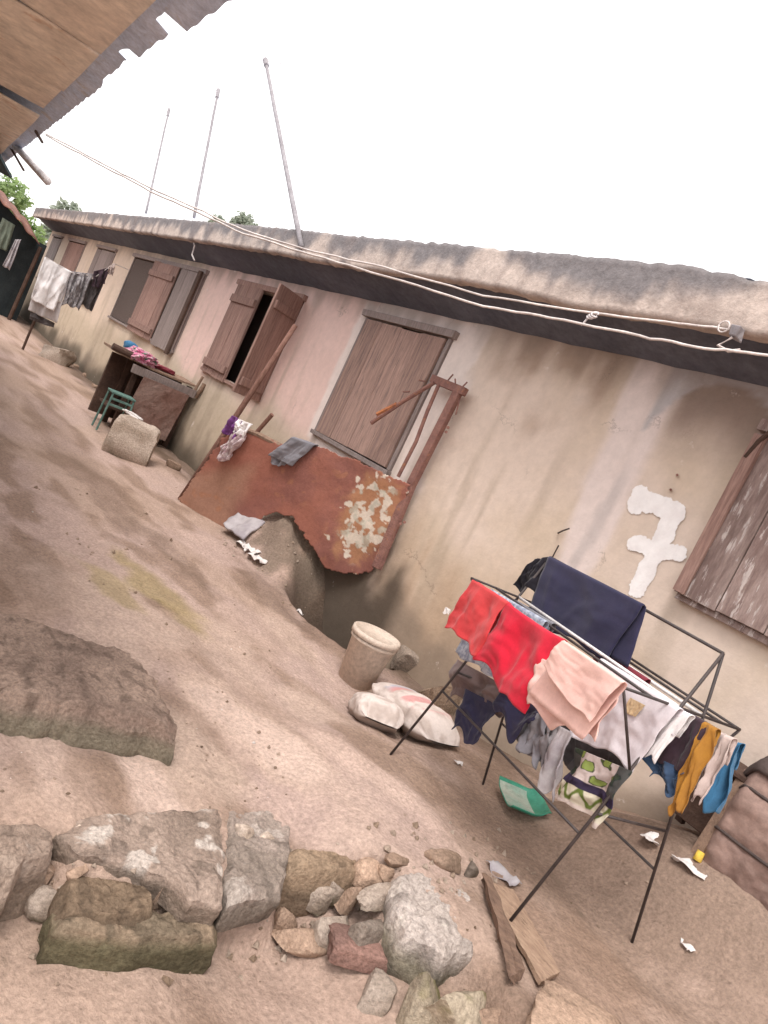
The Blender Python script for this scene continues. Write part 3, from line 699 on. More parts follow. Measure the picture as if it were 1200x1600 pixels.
# ------------------------------------------------------------------ trees beyond
def tree(base, h, blobs, n, ls, m, label, seed):
    rnd = random.Random(seed); t = thing('tree', base, label, 'tree', 'trees beyond the roofs'); b = Vector(base); mb = MB()
    top = b+Vector((rnd.uniform(-.2, .2), rnd.uniform(-.2, .2), h*.7))
    mb.tube([b, b.lerp(top, .5)+Vector((.1, .05, 0)), top], [h*.04, h*.03, h*.015], 8)
    for c, r_ in blobs:
        mb.tube([b.lerp(top, rnd.uniform(.5, .9)), b.lerp(b+Vector(c), .8), b+Vector(c)], [h*.014, h*.009, h*.004], 6)
    mb.build('trunk', 'bark', t, smooth=True)
    cr = MB(); tot = sum(r_**2 for _, r_ in blobs)
    for c, r_ in blobs:
        for _ in range(int(n*r_**2/tot)):
            d = Vector((rnd.gauss(0, 1), rnd.gauss(0, 1), rnd.gauss(0, 1))).normalized()
            p = b+Vector(c)+d*r_*rnd.uniform(.55, 1.0)*(1+.35*noise.noise(d*2.2+b))
            if noise.noise(p*1.3/max(r_, .3)) < -.28: continue
            a = Vector((rnd.gauss(0, 1), rnd.gauss(0, 1), rnd.gauss(0, .7))).normalized(); q = a.cross(d+Vector((0, 0, .3))).normalized(); s = ls*rnd.uniform(.6, 1.3)
            cr.add([p-a*s, p+q*s*.45, p+a*s, p-q*s*.45], [(0, 1, 2, 3)])
    cr.build('crown', m, t, fixn=False)
tree((-37, -1.2, 0), 4, [((0, -1.4, 3.0), 1.0), ((0, -.2, 3.5), .95), ((.2, .9, 3.75), .8), ((0, 1.3, 2.9), .7), ((0, 2.1, 2.6), .7), ((0, -.3, 2.2), 1.0), ((.3, -2.2, 2.8), .9)], 7000, .15, 'leaf_bright', 'bright green bushy tree beyond the rusty shed roof', 3)
tree((-43, -4.5, 0), 5, [((0, -1.5, 3.6), 1.3), ((0, .2, 4.0), 1.2), ((0, 1.6, 3.5), 1.2), ((0, .4, 2.6), 1.5)], 4500, .17, 'leaf_bright', 'bright green tree at the left edge of the picture', 9)
def far_tree(px, py, w_, y, label, seed):
    p = onY(px, py, y); r_ = w_
    tree((p.x, y, 0), p.z, [((0, 0, p.z-r_), r_), ((-r_*1.2, 0, p.z-1.5*r_), r_*.9), ((r_*1.1, .3, p.z-1.4*r_), r_*.9), ((0, 0, p.z-2.6*r_), r_*1.3)], 2600, .2, 'leaf_dull', label, seed)
far_tree(388, 333, .8, 16, 'faint tree crown just showing above the roof left of the tall mast', 21)
far_tree(345, 338, .7, 18, 'faint tree crown showing above the roof beside the middle mast', 22)
far_tree(118, 316, 1.0, 3.5, 'thin tree crown rising above the far end of the roof', 23)

# ------------------------------------------------------------------ far washing line
L = lambda px, py, x=-16.0: onX(px, py, x)
t = thing('washing_line', (-16.2, -1.2, gz(-16.2, -1.2)), 'sagging cord from the wall to a post at the far washing', 'washing line')
mb = MB(); mb.tube([t.location, Vector((-16.2, -1.2, 1.80))], .025, 7); mb.build('post', 'dark_wood', t)
mb = MB(); mb.tube([Vector((-16.2, -1.2, 1.78)), L(72, 402), L(112, 426), L(150, 432), L(178, 412), Vector((-16, -.005, 2.32))], .008, 5); mb.build('cord', 'cable_white', t)
G_ = 'washing on the far line'
cloth('bed_sheet', 'cloth_white', [L(70, 402), L(112, 425), L(83, 486), L(48, 466)], 'bright white sheet on the far washing line', 'sheet', G_, amp=.05, folds=2, seed=3, th=.006, back=(.7, (-1, 0, 0)))
cloth('bed_sheet', 'cloth_offwhite', [L(66, 410, -16.08), L(108, 428, -16.08), L(88, 505, -16.08), L(43, 484, -16.08)], 'grubby off-white sheet hanging lower behind the white sheet', 'sheet', G_, amp=.05, folds=2, seed=8, th=.006)
cloth('frayed_cloth', 'cloth_frayed', [L(112, 424), L(146, 428), L(125, 482), L(96, 480)], 'frayed pale grey cloth between white sheet and dark clothes', 'cloth', G_, amp=.07, folds=4, seed=4, th=.006, wavy=.06)
cloth('trousers', 'cloth_darkgrey', [L(134, 436, -16.06), L(163, 436, -16.06), L(144, 484, -16.06), L(126, 476, -16.06)], 'dark grey trousers on the far line below the maroon top', 'trousers', G_, amp=.06, folds=2, seed=6, th=.008, wavy=.04)
cloth('maroon_garment', 'cloth_plum', [L(146, 424), L(170, 418), L(163, 446), L(142, 450)], 'small dark maroon garment on the far washing line', 'top', G_, amp=.05, folds=2, seed=7, th=.008, wavy=.05)
cloth('pale_garment', 'cloth_beige', [L(169, 417), L(180, 411), L(176, 430), L(168, 428)], 'little pale pink garment nearest the wall on the far line', 'garment', G_, amp=.04, folds=2, seed=9, th=.008)
cloth('dark_cloth', 'cloth_darkgrey', [L(48, 486, -16.1), L(86, 505, -16.1), L(84, 512, -16.1), L(46, 498, -16.1)], 'dark cloth edge showing below the off-white sheet', 'cloth', G_, amp=.03, folds=2, seed=12, th=.006)

# ------------------------------------------------------------------ stones and lumps up the lane
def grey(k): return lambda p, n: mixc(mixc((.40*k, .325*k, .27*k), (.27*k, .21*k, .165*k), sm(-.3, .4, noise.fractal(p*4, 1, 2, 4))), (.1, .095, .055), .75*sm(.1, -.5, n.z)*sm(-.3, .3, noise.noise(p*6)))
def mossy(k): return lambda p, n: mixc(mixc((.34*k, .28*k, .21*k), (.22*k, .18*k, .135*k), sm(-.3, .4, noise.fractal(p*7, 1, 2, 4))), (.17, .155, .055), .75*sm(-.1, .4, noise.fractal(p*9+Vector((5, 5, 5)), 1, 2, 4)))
def soil(k): return lambda p, n: mixc((.33*k, .23*k, .17*k), (.21*k, .145*k, .105*k), sm(-.3, .4, noise.fractal(p*6, 1, 2, 4)))
def pxm(p): return (Vector(p)-CAM).length/FPX
def st(px, py, wpx, hpx, cf, label, name='rubble_stone', group='rubble stones by the broken step', depth=.8, rz=None, seed=0, lift=0.0, cat='stone', **k):
    """px, py: where the middle of its foot touches the ground"""
    p = gr(px, py); s = pxm(p); p = p + Vector((-.06*wpx*s, .1*wpx*s*depth, lift))
    rz = R(80)+.25*math.sin(seed*7.3) if rz is None else rz
    return stone(name, 'stone_attr', p, (wpx*s, wpx*s*depth, hpx*s*1.05), (k.pop('rx', 0), k.pop('ry', 0), rz), seed=seed, cfn=cf, label=label, group=group, cat=cat, **k)
st(190, 714, 66, 88, grey(1.15), 'large pale cement lump in front of the dark stall', 'cement_lump', None, depth=.9, seed=4, box=.95, cuts=3, rough=.06, cat='lump')
st(80, 562, 52, 34, grey(1.0), 'grey lump of cement beside the wall below the far washing', 'cement_lump', None, seed=5, box=.6, cat='lump')
st(28, 476, 34, 14, grey(1.5), 'pale stone lying at the shed entrance', 'stone', None, seed=6, box=.3)
for k, (px, py, a, b) in enumerate(((112, 566, 16, 9), (122, 577, 18, 8), (135, 590, 15, 8), (148, 606, 12, 7))):
    st(px, py, a, b, soil(.9), 'broken brick along the wall foot, %s' % ('farthest from the stall', 'second from the far end', 'third from the far end', 'nearest to the stall')[k], 'broken_brick', 'broken bricks along the wall foot', seed=30+k, box=.8, cuts=3, sub=3, cat='brick')
p = stone('rag', 'scrap_white', gr(190, 690)+Vector((0, 0, .36)), (.26, .16, .05), (0, .1, 1.1), seed=4, box=.2, cuts=0, rough=.3, sub=3, label='white rag lying on the pale cement lump', cat='rag')
st(268, 731, 22, 16, soil(.8), 'reddish brick end beside the foot of the rusty screen pole', 'broken_brick', None, seed=37, box=.8, cuts=3, sub=3, cat='brick')

# ------------------------------------------------------------------ roadside stall against the wall
st_ = thing('wooden_stall', (-10.3, -.65, gz(-10.3, -.65)), 'rough wooden stall with a red-brown front panel under the window', 'stall')
mb = MB(); planks(mb, -1.2, 0, 0, .72, .03, .03, 5, random.Random(4))
mb.v = [Vector((-10.0-v.z, v.x-.06, 1.02+v.y+.02*math.sin(v.x*3))) for v in mb.v]; mb.build('tabletop', 'old_wood', st_, bevel=.004)
mb = MB(); mb.box(-9.985, -9.96, -1.0, -.07, .87, .985, .006); mb.build('apron', 'plank_grey', st_, bevel=.004)
mb = MB(); mb.grid(lambda u, v: (-9.95+.03*v+.012*fbm(u*4, v*4, 2, 3), lerp(-.83, -.16, u)-.05*(1-v), lerp(.17, .89, v)), 20, 20); mb.build('front_panel', 'red_brown_panel', st_, solid=.012)
for x in (-10.2, -10.66):
    for y in (-.86, -.1):
        mb = MB(); mb.board((x, y, gz(x, y)-.03), (x, y, .99), .07, .07, (1, 0, 0), .006); mb.build('leg', 'dark_wood', st_)
mb = MB(); mb.box(-10.62, -10.1, -1.05, -.12, .3, .33, .005); mb.build('shelf', 'dark_wood', st_)
mb = MB(); mb.box(-10.75, -10.71, -1.1, -.08, .1, .98, .005); mb.build('back_panel', 'dark_wood', st_)
mb = MB(); mb.tube([(-10.02, -1.0, 1.075), (-10.02, -1.32, 1.085)], .045, 10); mb.build('log_end', 'dark_wood', st_)
mb = MB(); mb.tube([(-10.0, -.09, .98), (-9.98, -.07, 1.2)], .02, 7); mb.tube([(-10.0, -.04, .9), (-9.95, -.03, 1.02), (-9.95, -.02, 1.12)], .03, 7); mb.build('corner_stick', 'old_wood', st_)
T_ = lambda px, py: onX(px, py, -10.25)
stone('motley_clothes', 'cloth_motley', Vector((-10.2, -.92, 1.05)), (.5, .42, .2), (0, 0, .4), seed=12, box=.3, cuts=2, rough=.3, sub=5, label='heap of pink and green patterned clothes on the stall', cat='clothes')
stone('blue_bundle', 'cloth_blue', Vector((-10.45, -.98, 1.13)), (.2, .18, .14), (0, 0, .4), seed=13, box=.2, cuts=1, rough=.15, sub=4, label='blue cloth bundle on top of the clothes heap', cat='cloth')
stone('folded_cloth', 'cloth_maroon', Vector((-10.3, -.55, 1.05)), (.3, .4, .08), (0, 0, .1), seed=15, box=.5, cuts=1, rough=.15, sub=4, label='dark pink folded cloth towards the wall end of the stall', cat='cloth')
gs = thing('green_stool', (-9.85, -1.02, gz(-9.85, -1.02)), 'small worn green metal stool standing under the stall', 'stool')
b = gs.location; sx = (-.11, .11); sy = (-.14, .14)
for x in sx:
    for y in sy:
        mb = MB(); mb.tube([b+Vector((x*1.15, y*1.15, 0)), b+Vector((x, y, .52))], .014, 6); mb.build('leg', 'green_metal', gs)
mb = MB(); mb.box(b.x-.13, b.x+.13, b.y-.16, b.y+.16, b.z+.52, b.z+.545); mb.build('seat', 'green_metal', gs, bevel=.006)
for zz in (.36, .44):
    mb = MB(); mb.box(b.x+.105, b.x+.125, b.y-.14, b.y+.14, b.z+zz, b.z+zz+.03); mb.build('slat', 'green_metal', gs, bevel=.004)
p = gr(180, 632); mb = MB(); mb.lathe([(.0, 0), (.10, 0), (.14, .05), (.13, .1), (.0, .1)], p+Vector((0, .1, 0)), (0, 0, 1), 16); tag(mb.build('cooking_pot', 'black_steel', smooth=True, loc=p), 'small blackened pot on the ground left of the stall', 'pot')

# ------------------------------------------------------------------ rusty sheet-metal screen
TL, TR, BLc = onY(385, 672, -.74), onY(640, 757, -.14), onY(300, 790, -.72)
SN = (TR-TL).cross(BLc-TL).normalized()
if SN.dot(CAM-TL) < 0: SN = -SN
SH = lambda px, py, o=0.0: onP(px, py, TL, SN) + SN*o
scr = thing('rusty_screen', Vector((SH(310, 800).x, SH(310, 800).y, 0)), 'rust-brown sheet-metal screen with flaking cream paint and a torn lower edge', 'metal screen')
POLY = [(368, 664), (395, 675), (440, 695), (498, 698), (565, 724), (642, 757), (604, 862), (580, 892), (560, 897), (538, 896), (506, 886), (484, 848), (458, 808), (430, 799), (404, 812), (378, 810), (345, 828), (336, 840), (281, 781), (318, 728), (345, 690)]
def inpoly(x, y, P):
    c = False
    for i in range(len(P)):
        a, b_ = P[i], P[i-1]
        if (a[1] > y) != (b_[1] > y) and x < (b_[0]-a[0])*(y-a[1])/(b_[1]-a[1])+a[0]: c = not c
    return c
def scol(p, u, v):
    x = lerp(276, 648, u); y = lerp(658, 902, v); n = fbm(x*.012, y*.012, 1, 5); n2 = fbm(x*.06, y*.06, 4, 5)
    c = mixc((.32, .128, .092), (.265, .112, .09), sm(-.3, .4, n))
    d = (x-300)*.45 + (y-800)*.0 - 32 + 22*n + (790-y)*.15*.6
    low = sm(20, -14, (x-372) - .25*(790-y) + 18*n)*sm(-18, 12, (y-735)+.2*(x-330)+14*n)
    c = mixc(c, (.36, .205, .145), .85*low)
    c = mixc(c, (.40, .18, .1), .5*sm(.3, .6, n2)*sm(.0, .5, n+.2))
    q = math.hypot((x-574-(810-y)*.28)/42, (y-808)/66)
    c = mixc(c, (.44, .23, .12), .7*sm(1.25, .8, q+.35*n2))
    c = mixc(c, (.66, .58, .49), .95*sm(.0, .1, n2+.12-.9*max(0, q-.55)))
    c = mixc(c, (.48, .47, .39), .7*sm(.30, .42, fbm(x*.05, y*.05, 9, 4)+.14-.5*max(0, q-.5))*sm(1.2, .9, q))
    return c
mb = MB(); mb.grid(lambda u, v: SH(lerp(276, 648, u), lerp(658, 902, v), .018*fbm(u*5, v*3, 2, 3)+.012*math.sin(u*14+v*2)), 250, 170, scol,
                   keep=lambda u, v: inpoly(lerp(276, 648, u)+3*fbm(u*30, v*30, 1, 2), lerp(658, 902, v)+3*fbm(u*30, v*30, 8, 2), POLY))
mb.build('sheet', 'rust_sheet', scr, smooth=True, solid=.003)
mb = MB(); mb.tube([SH(362, 665, -.02), SH(400, 678, -.02), SH(447, 702, -.02)], .028, 7); mb.build('top_rail', 'old_wood', scr)
mb = MB(); mb.tube([SH(386, 690, -.02), SH(422, 647, -.03)], .022, 7); mb.build('stake', 'pole_wood', scr)
mb = MB(); mb.tube([SH(590, 880, -.03), SH(640, 757, -.03)], .02, 6); mb.build('side_rail', 'rust_bar', scr)
f = gr(281, 781); tp = onY(462, 508, -.50)
mb = MB(); mb.tube([f-Vector((0, 0, .03)), f.lerp(tp, .33)+Vector((0, .01, .0)), f.lerp(tp, .66)+Vector((.01, 0, 0)), tp], [.034, .033, .03, .026], 8)
tag(mb.build('leaning_pole', 'pole_wood', smooth=True, loc=f), 'long brown pole leaning from the ground to the open shutter', 'pole')
c_ = lambda x, y: SH(x, y, .055)
q = thing('draped_towel', SH(370, 700), 'purple and white towel with red edge bunched over the screen corner', 'towel')
cloth('towel_top', 'cloth_purple', [c_(370, 650), c_(388, 660), c_(374, 688), c_(356, 676)], parent=q, amp=.03, folds=2, seed=1, th=.012)
cloth('towel_fold', 'cloth_white', [c_(380, 656), c_(402, 664), c_(388, 684), c_(372, 676)], parent=q, amp=.03, folds=2, seed=2, th=.012)
cloth('towel_end', 'cloth_whitered', [c_(370, 676), c_(392, 682), c_(361, 721), c_(350, 710)], parent=q, amp=.05, folds=3, seed=3, th=.012, wavy=.05)
cloth('towel_hem', 'cloth_maroon', [SH(356, 690, .02), SH(366, 692, .02), SH(354, 719, .02), SH(345, 708, .02)], parent=q, amp=.03, folds=2, seed=5, th=.01)
q = thing('draped_rag', SH(458, 705), 'folded grey rag laid over the top of the rusty screen', 'rag')
cloth('rag_fold', 'cloth_greyblue', [c_(462, 684), c_(498, 696), c_(466, 728), c_(426, 712)], parent=q, amp=.018, folds=1.5, seed=6, th=.01, back=(.2, -SN*2.2))
cloth('rag_under', 'cloth_greyblue', [SH(432, 704, .035), SH(470, 712, .035), SH(448, 729, .035), SH(427, 726, .035)], parent=q, amp=.02, folds=1.5, seed=7, th=.01)
# scraps in front of the torn corner
p = gr(372, 838); mb = MB(); mb.grid(patch([p+Vector((-.30, .1, .2)), p+Vector((.12, .14, .24)), p+Vector((.22, -.06, .03)), p+Vector((-.22, -.08, .02))], amp=.03, folds=1, seed=3), 14, 14)
tag(mb.build('foam_board', 'cloth_palegrey', smooth=True, loc=p, solid=.02), 'tilted pale board in the torn corner of the screen', 'board')
for k, (px, py) in enumerate(((392, 862), (400, 875), (380, 855))):
    p = gr(px, py); mb = MB(); mb.grid(patch([p+Vector((-.14, .06, .03)), p+Vector((.12, .05, .05)), p+Vector((.16, -.05, .02)), p+Vector((-.1, -.06, .02))], amp=.02, folds=2, seed=k+9, wavy=.03), 10, 10)
    tag(mb.build('plastic_scrap', 'scrap_white', smooth=True, loc=p, solid=.004), ('crumpled white plastic scrap in the middle of the three below the board', 'crumpled white plastic scrap lowest below the board', 'crumpled white plastic scrap touching the board')[k], 'scrap', 'white scraps below the screen')
# remains of a rusty door frame
W_ = lambda px, py, y=-.10: onY(px, py, y)
df = thing('door_frame_remains', W_(590, 890), 'rusty narrow metal frame with a bent bar in front of the closed window', 'metal frame')
mb = MB(); mb.board(W_(716, 612), W_(643, 757), .085, .05, (0, 1, 0), .004); mb.board(W_(643.4, 756), W_(588, 888), .085, .05, (0, 1, 0), .004); mb.build('post', 'rust_bar', df, bevel=.006)
mb = MB(); mb.board(W_(676, 592), W_(727, 613), .07, .05, (0, 1, 0), .004); mb.build('head_bar', 'rust_bar', df, bevel=.006)
mb = MB(); mb.tube([W_(686, 600, -.12), W_(668, 642, -.12), W_(650, 690, -.11), W_(622, 745, -.11)], .017, 7); mb.build('inner_bar', 'rust_bar', df)
mb = MB(); mb.tube([W_(678, 598, -.13), W_(630, 627, -.2), W_(580, 661, -.26)], .019, 7); mb.build('bent_bar', 'rust_bar', df)
mb = MB(); mb.tube([W_(620, 632, -.215), W_(603, 641, -.24), W_(590, 648, -.25)], .024, 7); mb.build('rust_scab', 'rust_orange', df)
for a, b in (((695, 600), (708, 585)), ((718, 610), (730, 597)), ((712, 606), (711, 592)), ((664, 596), (655, 594)), ((640, 612), (630, 612)), ((718, 625), (712, 648))):
    mb = MB(); mb.tube([W_(*a), W_(*b)], .007, 5); mb.build('wire_stub', 'rust_bar', df)
for a in ((700, 668), (697, 675), (632, 816), (626, 818)):
    mb = MB(); mb.tube([W_(*a, -.1), W_(*a, -.16)], .014, 6); mb.build('hinge_pin', 'rust_bar', df)

# ------------------------------------------------------------------ bucket, lumps and sacks at the wall foot
p = gr(536, 1062); p.y += .1; q = thing('plastic_bucket', p, 'dusty cream plastic bucket with a lid beside the sacks', 'bucket')
mb = MB(); mb.lathe([(0, .0), (.125, .0), (.155, .30), (.168, .305), (.168, .325), (.157, .33)], p); mb.build('pail', 'bucket_cream', q, smooth=True)
mb = MB(); mb.lathe([(.0, .362), (.15, .36), (.158, .372), (.175, .372), (.178, .335), (.172, .334)], p); mb.build('lid', 'bucket_cream', q, smooth=True)
st(690, 1108, 90, 70, lambda p, n: mixc((.31, .225, .165), (.2, .145, .105), sm(-.3, .4, noise.fractal(p*5, 1, 2, 4))), 'brown block of old plaster at the wall foot behind the rack', 'plaster_block', None, seed=48, box=.8, cuts=5, rough=.06, depth=.6, cat='block')
st(640, 1050, 60, 50, lambda p, n: mixc((.30, .24, .195), (.2, .155, .12), sm(-.3, .4, noise.fractal(p*5, 1, 2, 4))), 'grey-brown lump between the bucket and the wall', 'plaster_block', None, seed=49, box=.7, cuts=5, rough=.06, cat='block')
def sackcol(c, m):
    def f(p, n):
        u, v = p.x, p.y
        k = noise.fractal(p*9, 1, 2, 4)
        q = mixc((.56, .48, .44), (.42, .345, .305), sm(-.2, .4, k))
        if m:
            a = math.sin(u*19+1.2)*math.cos(v*24) + .7*noise.noise(p*7)
            q = mixc(q, (.52, .2, .195), .85*sm(.25, .45, a)*sm(.26, .18, abs(u))*sm(-.2, .2, n.z))
            q = mixc(q, (.36, .38, .46), .7*sm(.1, .3, noise.noise(p*13+Vector((3, 1, 2))))*sm(.1, .2, -u)*sm(.2, .5, n.z))
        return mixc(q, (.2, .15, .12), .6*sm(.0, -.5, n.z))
    return f
def sack(name, c, L, W, H, rz, seed, cfn, label):
    def f(u, v):
        a = u*2*math.pi; t = v*2-1; e = abs(t)
        w_ = W/2*(1-e**5*.35); h = H/2*max(.04, (1-e**3.2))
        x = L/2*t*(1-.05*math.cos(a)**2); cy = math.copysign(abs(math.cos(a))**.75, math.cos(a)); cz = math.copysign(abs(math.sin(a))**.8, math.sin(a))
        r_ = 1 + .10*fbm(t*2.2+seed, math.cos(a)*1.3, math.sin(a)*1.3, 3) + .05*math.sin(a*7+seed+t*3)*e**2 - .07*math.exp(-((t-.15+.2*math.cos(a))/.07)**2)
        p = Vector((x, w_*cy*r_, H*.42+h*cz*r_)); p.z = max(p.z, .0)
        p.z += .03*math.sin(t*2.2)
        return Matrix.Rotation(rz, 3, 'Z') @ p
    mb = MB(); mb.grid(f, 72, 60, lambda p, u, v: cfn(u, v)); mb.v = [v+c for v in mb.v]
    o = mb.build(name, 'stone_cloth', smooth=True, loc=c); return tag(o, label, 'sack')
mat('stone_cloth', (.5, .5, .5), attr=True, bump=.25, bscale=60, grain=.1, rough=.8)
def sackcol(m):
    def f(u, v):
        a = u*2*math.pi; k = fbm(math.cos(a)*2, math.sin(a)*2, v*5+m*3, 4)
        q = mixc((.60, .52, .48), (.45, .37, .33), sm(-.2, .4, k))
        if m:
            top = sm(.1, .5, math.sin(a+.4))
            q = mixc(q, (.52, .22, .215), .8*top*sm(.06, .12, v-.18)*sm(.78, .7, v)*sm(.0, .15, math.sin(v*26)*math.cos(a*2.2+v*4)+.3*k))
            q = mixc(q, (.40, .42, .50), .7*top*sm(.34, .24, v)*sm(.1, .3, k+.2))
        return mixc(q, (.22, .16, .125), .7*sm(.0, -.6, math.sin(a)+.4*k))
    return f
p = gr(628, 1138); p += Vector((-.02, .06, 0)); p.z = gz(p.x, p.y)-.01
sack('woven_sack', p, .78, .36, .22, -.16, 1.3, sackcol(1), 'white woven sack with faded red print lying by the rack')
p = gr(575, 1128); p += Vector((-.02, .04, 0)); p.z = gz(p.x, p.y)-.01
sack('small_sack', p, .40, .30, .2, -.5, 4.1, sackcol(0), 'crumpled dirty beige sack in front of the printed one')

# ------------------------------------------------------------------ drying rack
KS = .93
def K(x, y, z): return CAM + (Vector((x, y, z))-CAM)*KS
AL, AR, FL, FR, BL, BR = K(-2.6, -.76, 1.37), K(-1.43, -.96, 1.378), K(-2.75, -1.04, 0), K(-1.51, -1.32, 0), K(-2.52, -.48, 0), K(-1.34, -.61, 0)
def toground(a, f):
    d = (f-a).normalized(); t = (f-a).length*.8
    while t < 3:
        p = a+d*t
        if p.z < gz(p.x, p.y): return p
        t += .01
    return f
OUT = Vector((-.23, -.97, 0)).normalized()
rack = thing('drying_rack', (AL+AR)/2*1.0 - Vector((0, 0, ((AL+AR)/2).z - .11)), 'folding black metal drying rack loaded with washing', 'drying rack')
def bar(name, pts, r=.006, m='black_steel'):
    mb = MB(); mb.tube(pts, r, 8); return mb.build(name, m, rack, smooth=True)
for a, f in ((AL, FL), (AR, FR), (AL, BL), (AR, BR)): bar('leg', [a, toground(a, f)], .0068)
bar('top_bar', [AL, AR], .0068)
def lp(a, b, t): return a.lerp(b, t)
tier = .2
fl, fr, bl, br = lp(AL, FL, tier), lp(AR, FR, tier), lp(AL, BL, tier), lp(AR, BR, tier)
o1 = OUT*.33*KS; r1 = -OUT*.24*KS
bar('rail', [fl+o1, fr+o1]); bar('rail', [fl+o1*.5, fr+o1*.5]); bar('rail', [fl, fr], .0075, 'white_tube'); bar('rail', [bl, br], .0075, 'white_tube'); bar('rail', [bl+r1, br+r1]); bar('rail', [bl+r1*.5, br+r1*.5])
for a, b, c in ((fl+o1, bl+r1, 0), (fr+o1, br+r1, 0)): bar('wing_end', [a, b])
bar('brace', [fr+o1, lp(AR, FR, .43)]); bar('brace', [fl+o1, lp(AL, FL, .43)]); bar('brace', [br+r1, lp(AR, BR, .40)]); bar('brace', [bl+r1, lp(AL, BL, .40)])
bar('tie_bar', [lp(AL, FL, .68), lp(AR, FR, .66)]); bar('tie_bar', [lp(AL, BL, .72), lp(AR, BR, .72)])
bar('side_tie', [lp(AR, FR, .585), lp(AR, BR, .585)]); bar('side_tie', [lp(AL, FL, .585), lp(AL, BL, .585)])
def F(s): P0 = fl+OUT*s*KS; return lambda px, py: onP(px, py, P0, OUT)
GW = 'washing on the drying rack'
F1, F2, F0, FT, FM, FRr = F(.34), F(.18), F(.012), None, None, None
TB = lambda px, py: onP(px, py, AL+OUT*.012, OUT)
MD = lambda px, py: onP(px, py, bl+OUT*.012, OUT)
RR = lambda px, py: onP(px, py, bl+r1, OUT)
def hang(name, m, pl, px, label, cat='cloth', back=.12, **k):
    return cloth(name, m, [pl(*q) for q in px], label, cat, GW, back=(back, -OUT) if back else None, **k)
hang('navy_cloth', 'cloth_navy', TB, [(857, 870), (1003, 945), (944, 1034), (824, 966)], 'dark navy cloth stretched along the top bar of the rack', amp=.012, folds=1.5, seed=1, th=.005, back=.3, nrm=OUT, wavy=.02)
hang('black_strap_top', 'cloth_black', TB, [(838, 874), (858, 870), (840, 932), (805, 915)], 'black garment dangling off the left end of the top bar', 'garment', amp=.03, folds=1.5, seed=2, nrm=OUT, wavy=.03)
hang('patterned_cloth', 'cloth_blueprint', F2, [(766, 921), (852, 971), (790, 1070), (712, 1018)], 'pale blue patterned cloth mostly hidden behind the red ones', seed=3, amp=.015, nrm=OUT, back=.25)
hang('dark_grey_cloth', 'cloth_greyblue', F0, [(800, 936), (862, 974), (845, 1010), (780, 968)], 'dark grey cloth strip between the patterned and navy cloths', seed=4, amp=.012, nrm=OUT)
q = hang('scarlet_cloth', 'cloth_scarlet', F1, [(737, 905), (794, 942), (752, 1022), (694, 972)], 'faded scarlet cloth at the left end of the rack front', seed=5, amp=.02, folds=1.5, nrm=OUT, wavy=.03, back=.2)
mb = MB(); a = F1(706, 957)+OUT*.03; mb.grid(patch([a+Vector((-.018, 0, .012)), a+Vector((.022, 0, .016)), a+Vector((.02, 0, -.008)), a+Vector((-.02, 0, -.012))], amp=.002), 4, 4); mb.build('tag', 'scrap_white', q, solid=.002)
hang('crimson_cloth', 'cloth_red', F1, [(790, 940), (880, 1000), (832, 1104), (740, 1034)], 'bright crimson cloth hanging between scarlet and pink cloths', seed=6, amp=.028, folds=1.6, nrm=OUT, wavy=.05, back=.22, sag=.01)
q = hang('pink_towel', 'cloth_pink', F(.42), [(878, 1001), (973, 1066), (920, 1132), (846, 1042)], 'pale pink towel folded over the front rail', 'towel', seed=7, amp=.012, folds=1, nrm=OUT, back=.3)
f = patch([F(.35)(x, y) for x, y in ((850, 1030), (968, 1076), (928, 1172), (826, 1106))], amp=.022, folds=1.8, seed=8, wavy=.07, nrm=OUT); mb = MB(); mb.grid(f, 40, 34); o = mb.build('under_fold', 'cloth_pink', q, smooth=True, solid=.005)
hang('white_cloth', 'cloth_lilac', F0, [(938, 1030), (1060, 1108), (990, 1198), (888, 1146)], 'large white cloth hanging inside the rack beside the pink towel', seed=9, amp=.02, folds=1.5, nrm=OUT, wavy=.03)
hang('mustard_cloth', 'cloth_ochre', F(.03), [(985, 1090), (1008, 1102), (992, 1120), (974, 1112)], 'small mustard cloth lying against the white cloth', seed=10, amp=.004, nrm=OUT, back=0, th=.003, wavy=.0)
hang('white_strip', 'cloth_white', F(-.02), [(1057, 1108), (1077, 1118), (1024, 1191), (1004, 1176)], 'narrow white strip of cloth beside the plum garment', 'cloth', seed=11, amp=.008, folds=1, nrm=OUT)
hang('maroon_cloth', 'cloth_maroon', MD, [(936, 1014), (1010, 1062), (950, 1140), (885, 1085)], 'maroon cloth whose edge shows behind the white cloth', seed=12, amp=.012, nrm=OUT)
hang('plum_garment', 'cloth_plum', MD, [(1066, 1110), (1108, 1134), (1078, 1212), (1028, 1190)], 'dark plum garment between the white strip and the yellow cloth', 'garment', seed=13, amp=.015, folds=1.5, nrm=OUT)
hang('denim_cloth', 'cloth_denim', MD, [(1012, 1176), (1074, 1206), (1064, 1243), (1020, 1216)], 'faded blue denim hanging below the plum garment', 'trousers', seed=14, amp=.03, folds=2, nrm=OUT, wavy=.05, back=0)
hang('yellow_cloth', 'cloth_yellow', F(-.10), [(1099, 1129), (1118, 1140), (1066, 1259), (1052, 1254)], 'twisted mustard yellow cloth at the right end of the rack', seed=15, amp=.03, folds=1.4, nrm=OUT, wavy=.04)
hang('beige_cloth', 'cloth_beige', F(-.22), [(1120, 1144), (1143, 1154), (1098, 1254), (1080, 1243)], 'beige cloth between the yellow and the bright blue ones', seed=16, amp=.03, folds=1.4, nrm=OUT, wavy=.04)
hang('dark_strap', 'cloth_plum', F(-.45), [(1112, 1140), (1122, 1146), (1090, 1215), (1078, 1208)], 'dark strip of cloth tucked behind the yellow and beige ones', seed=26, amp=.02, nrm=OUT)
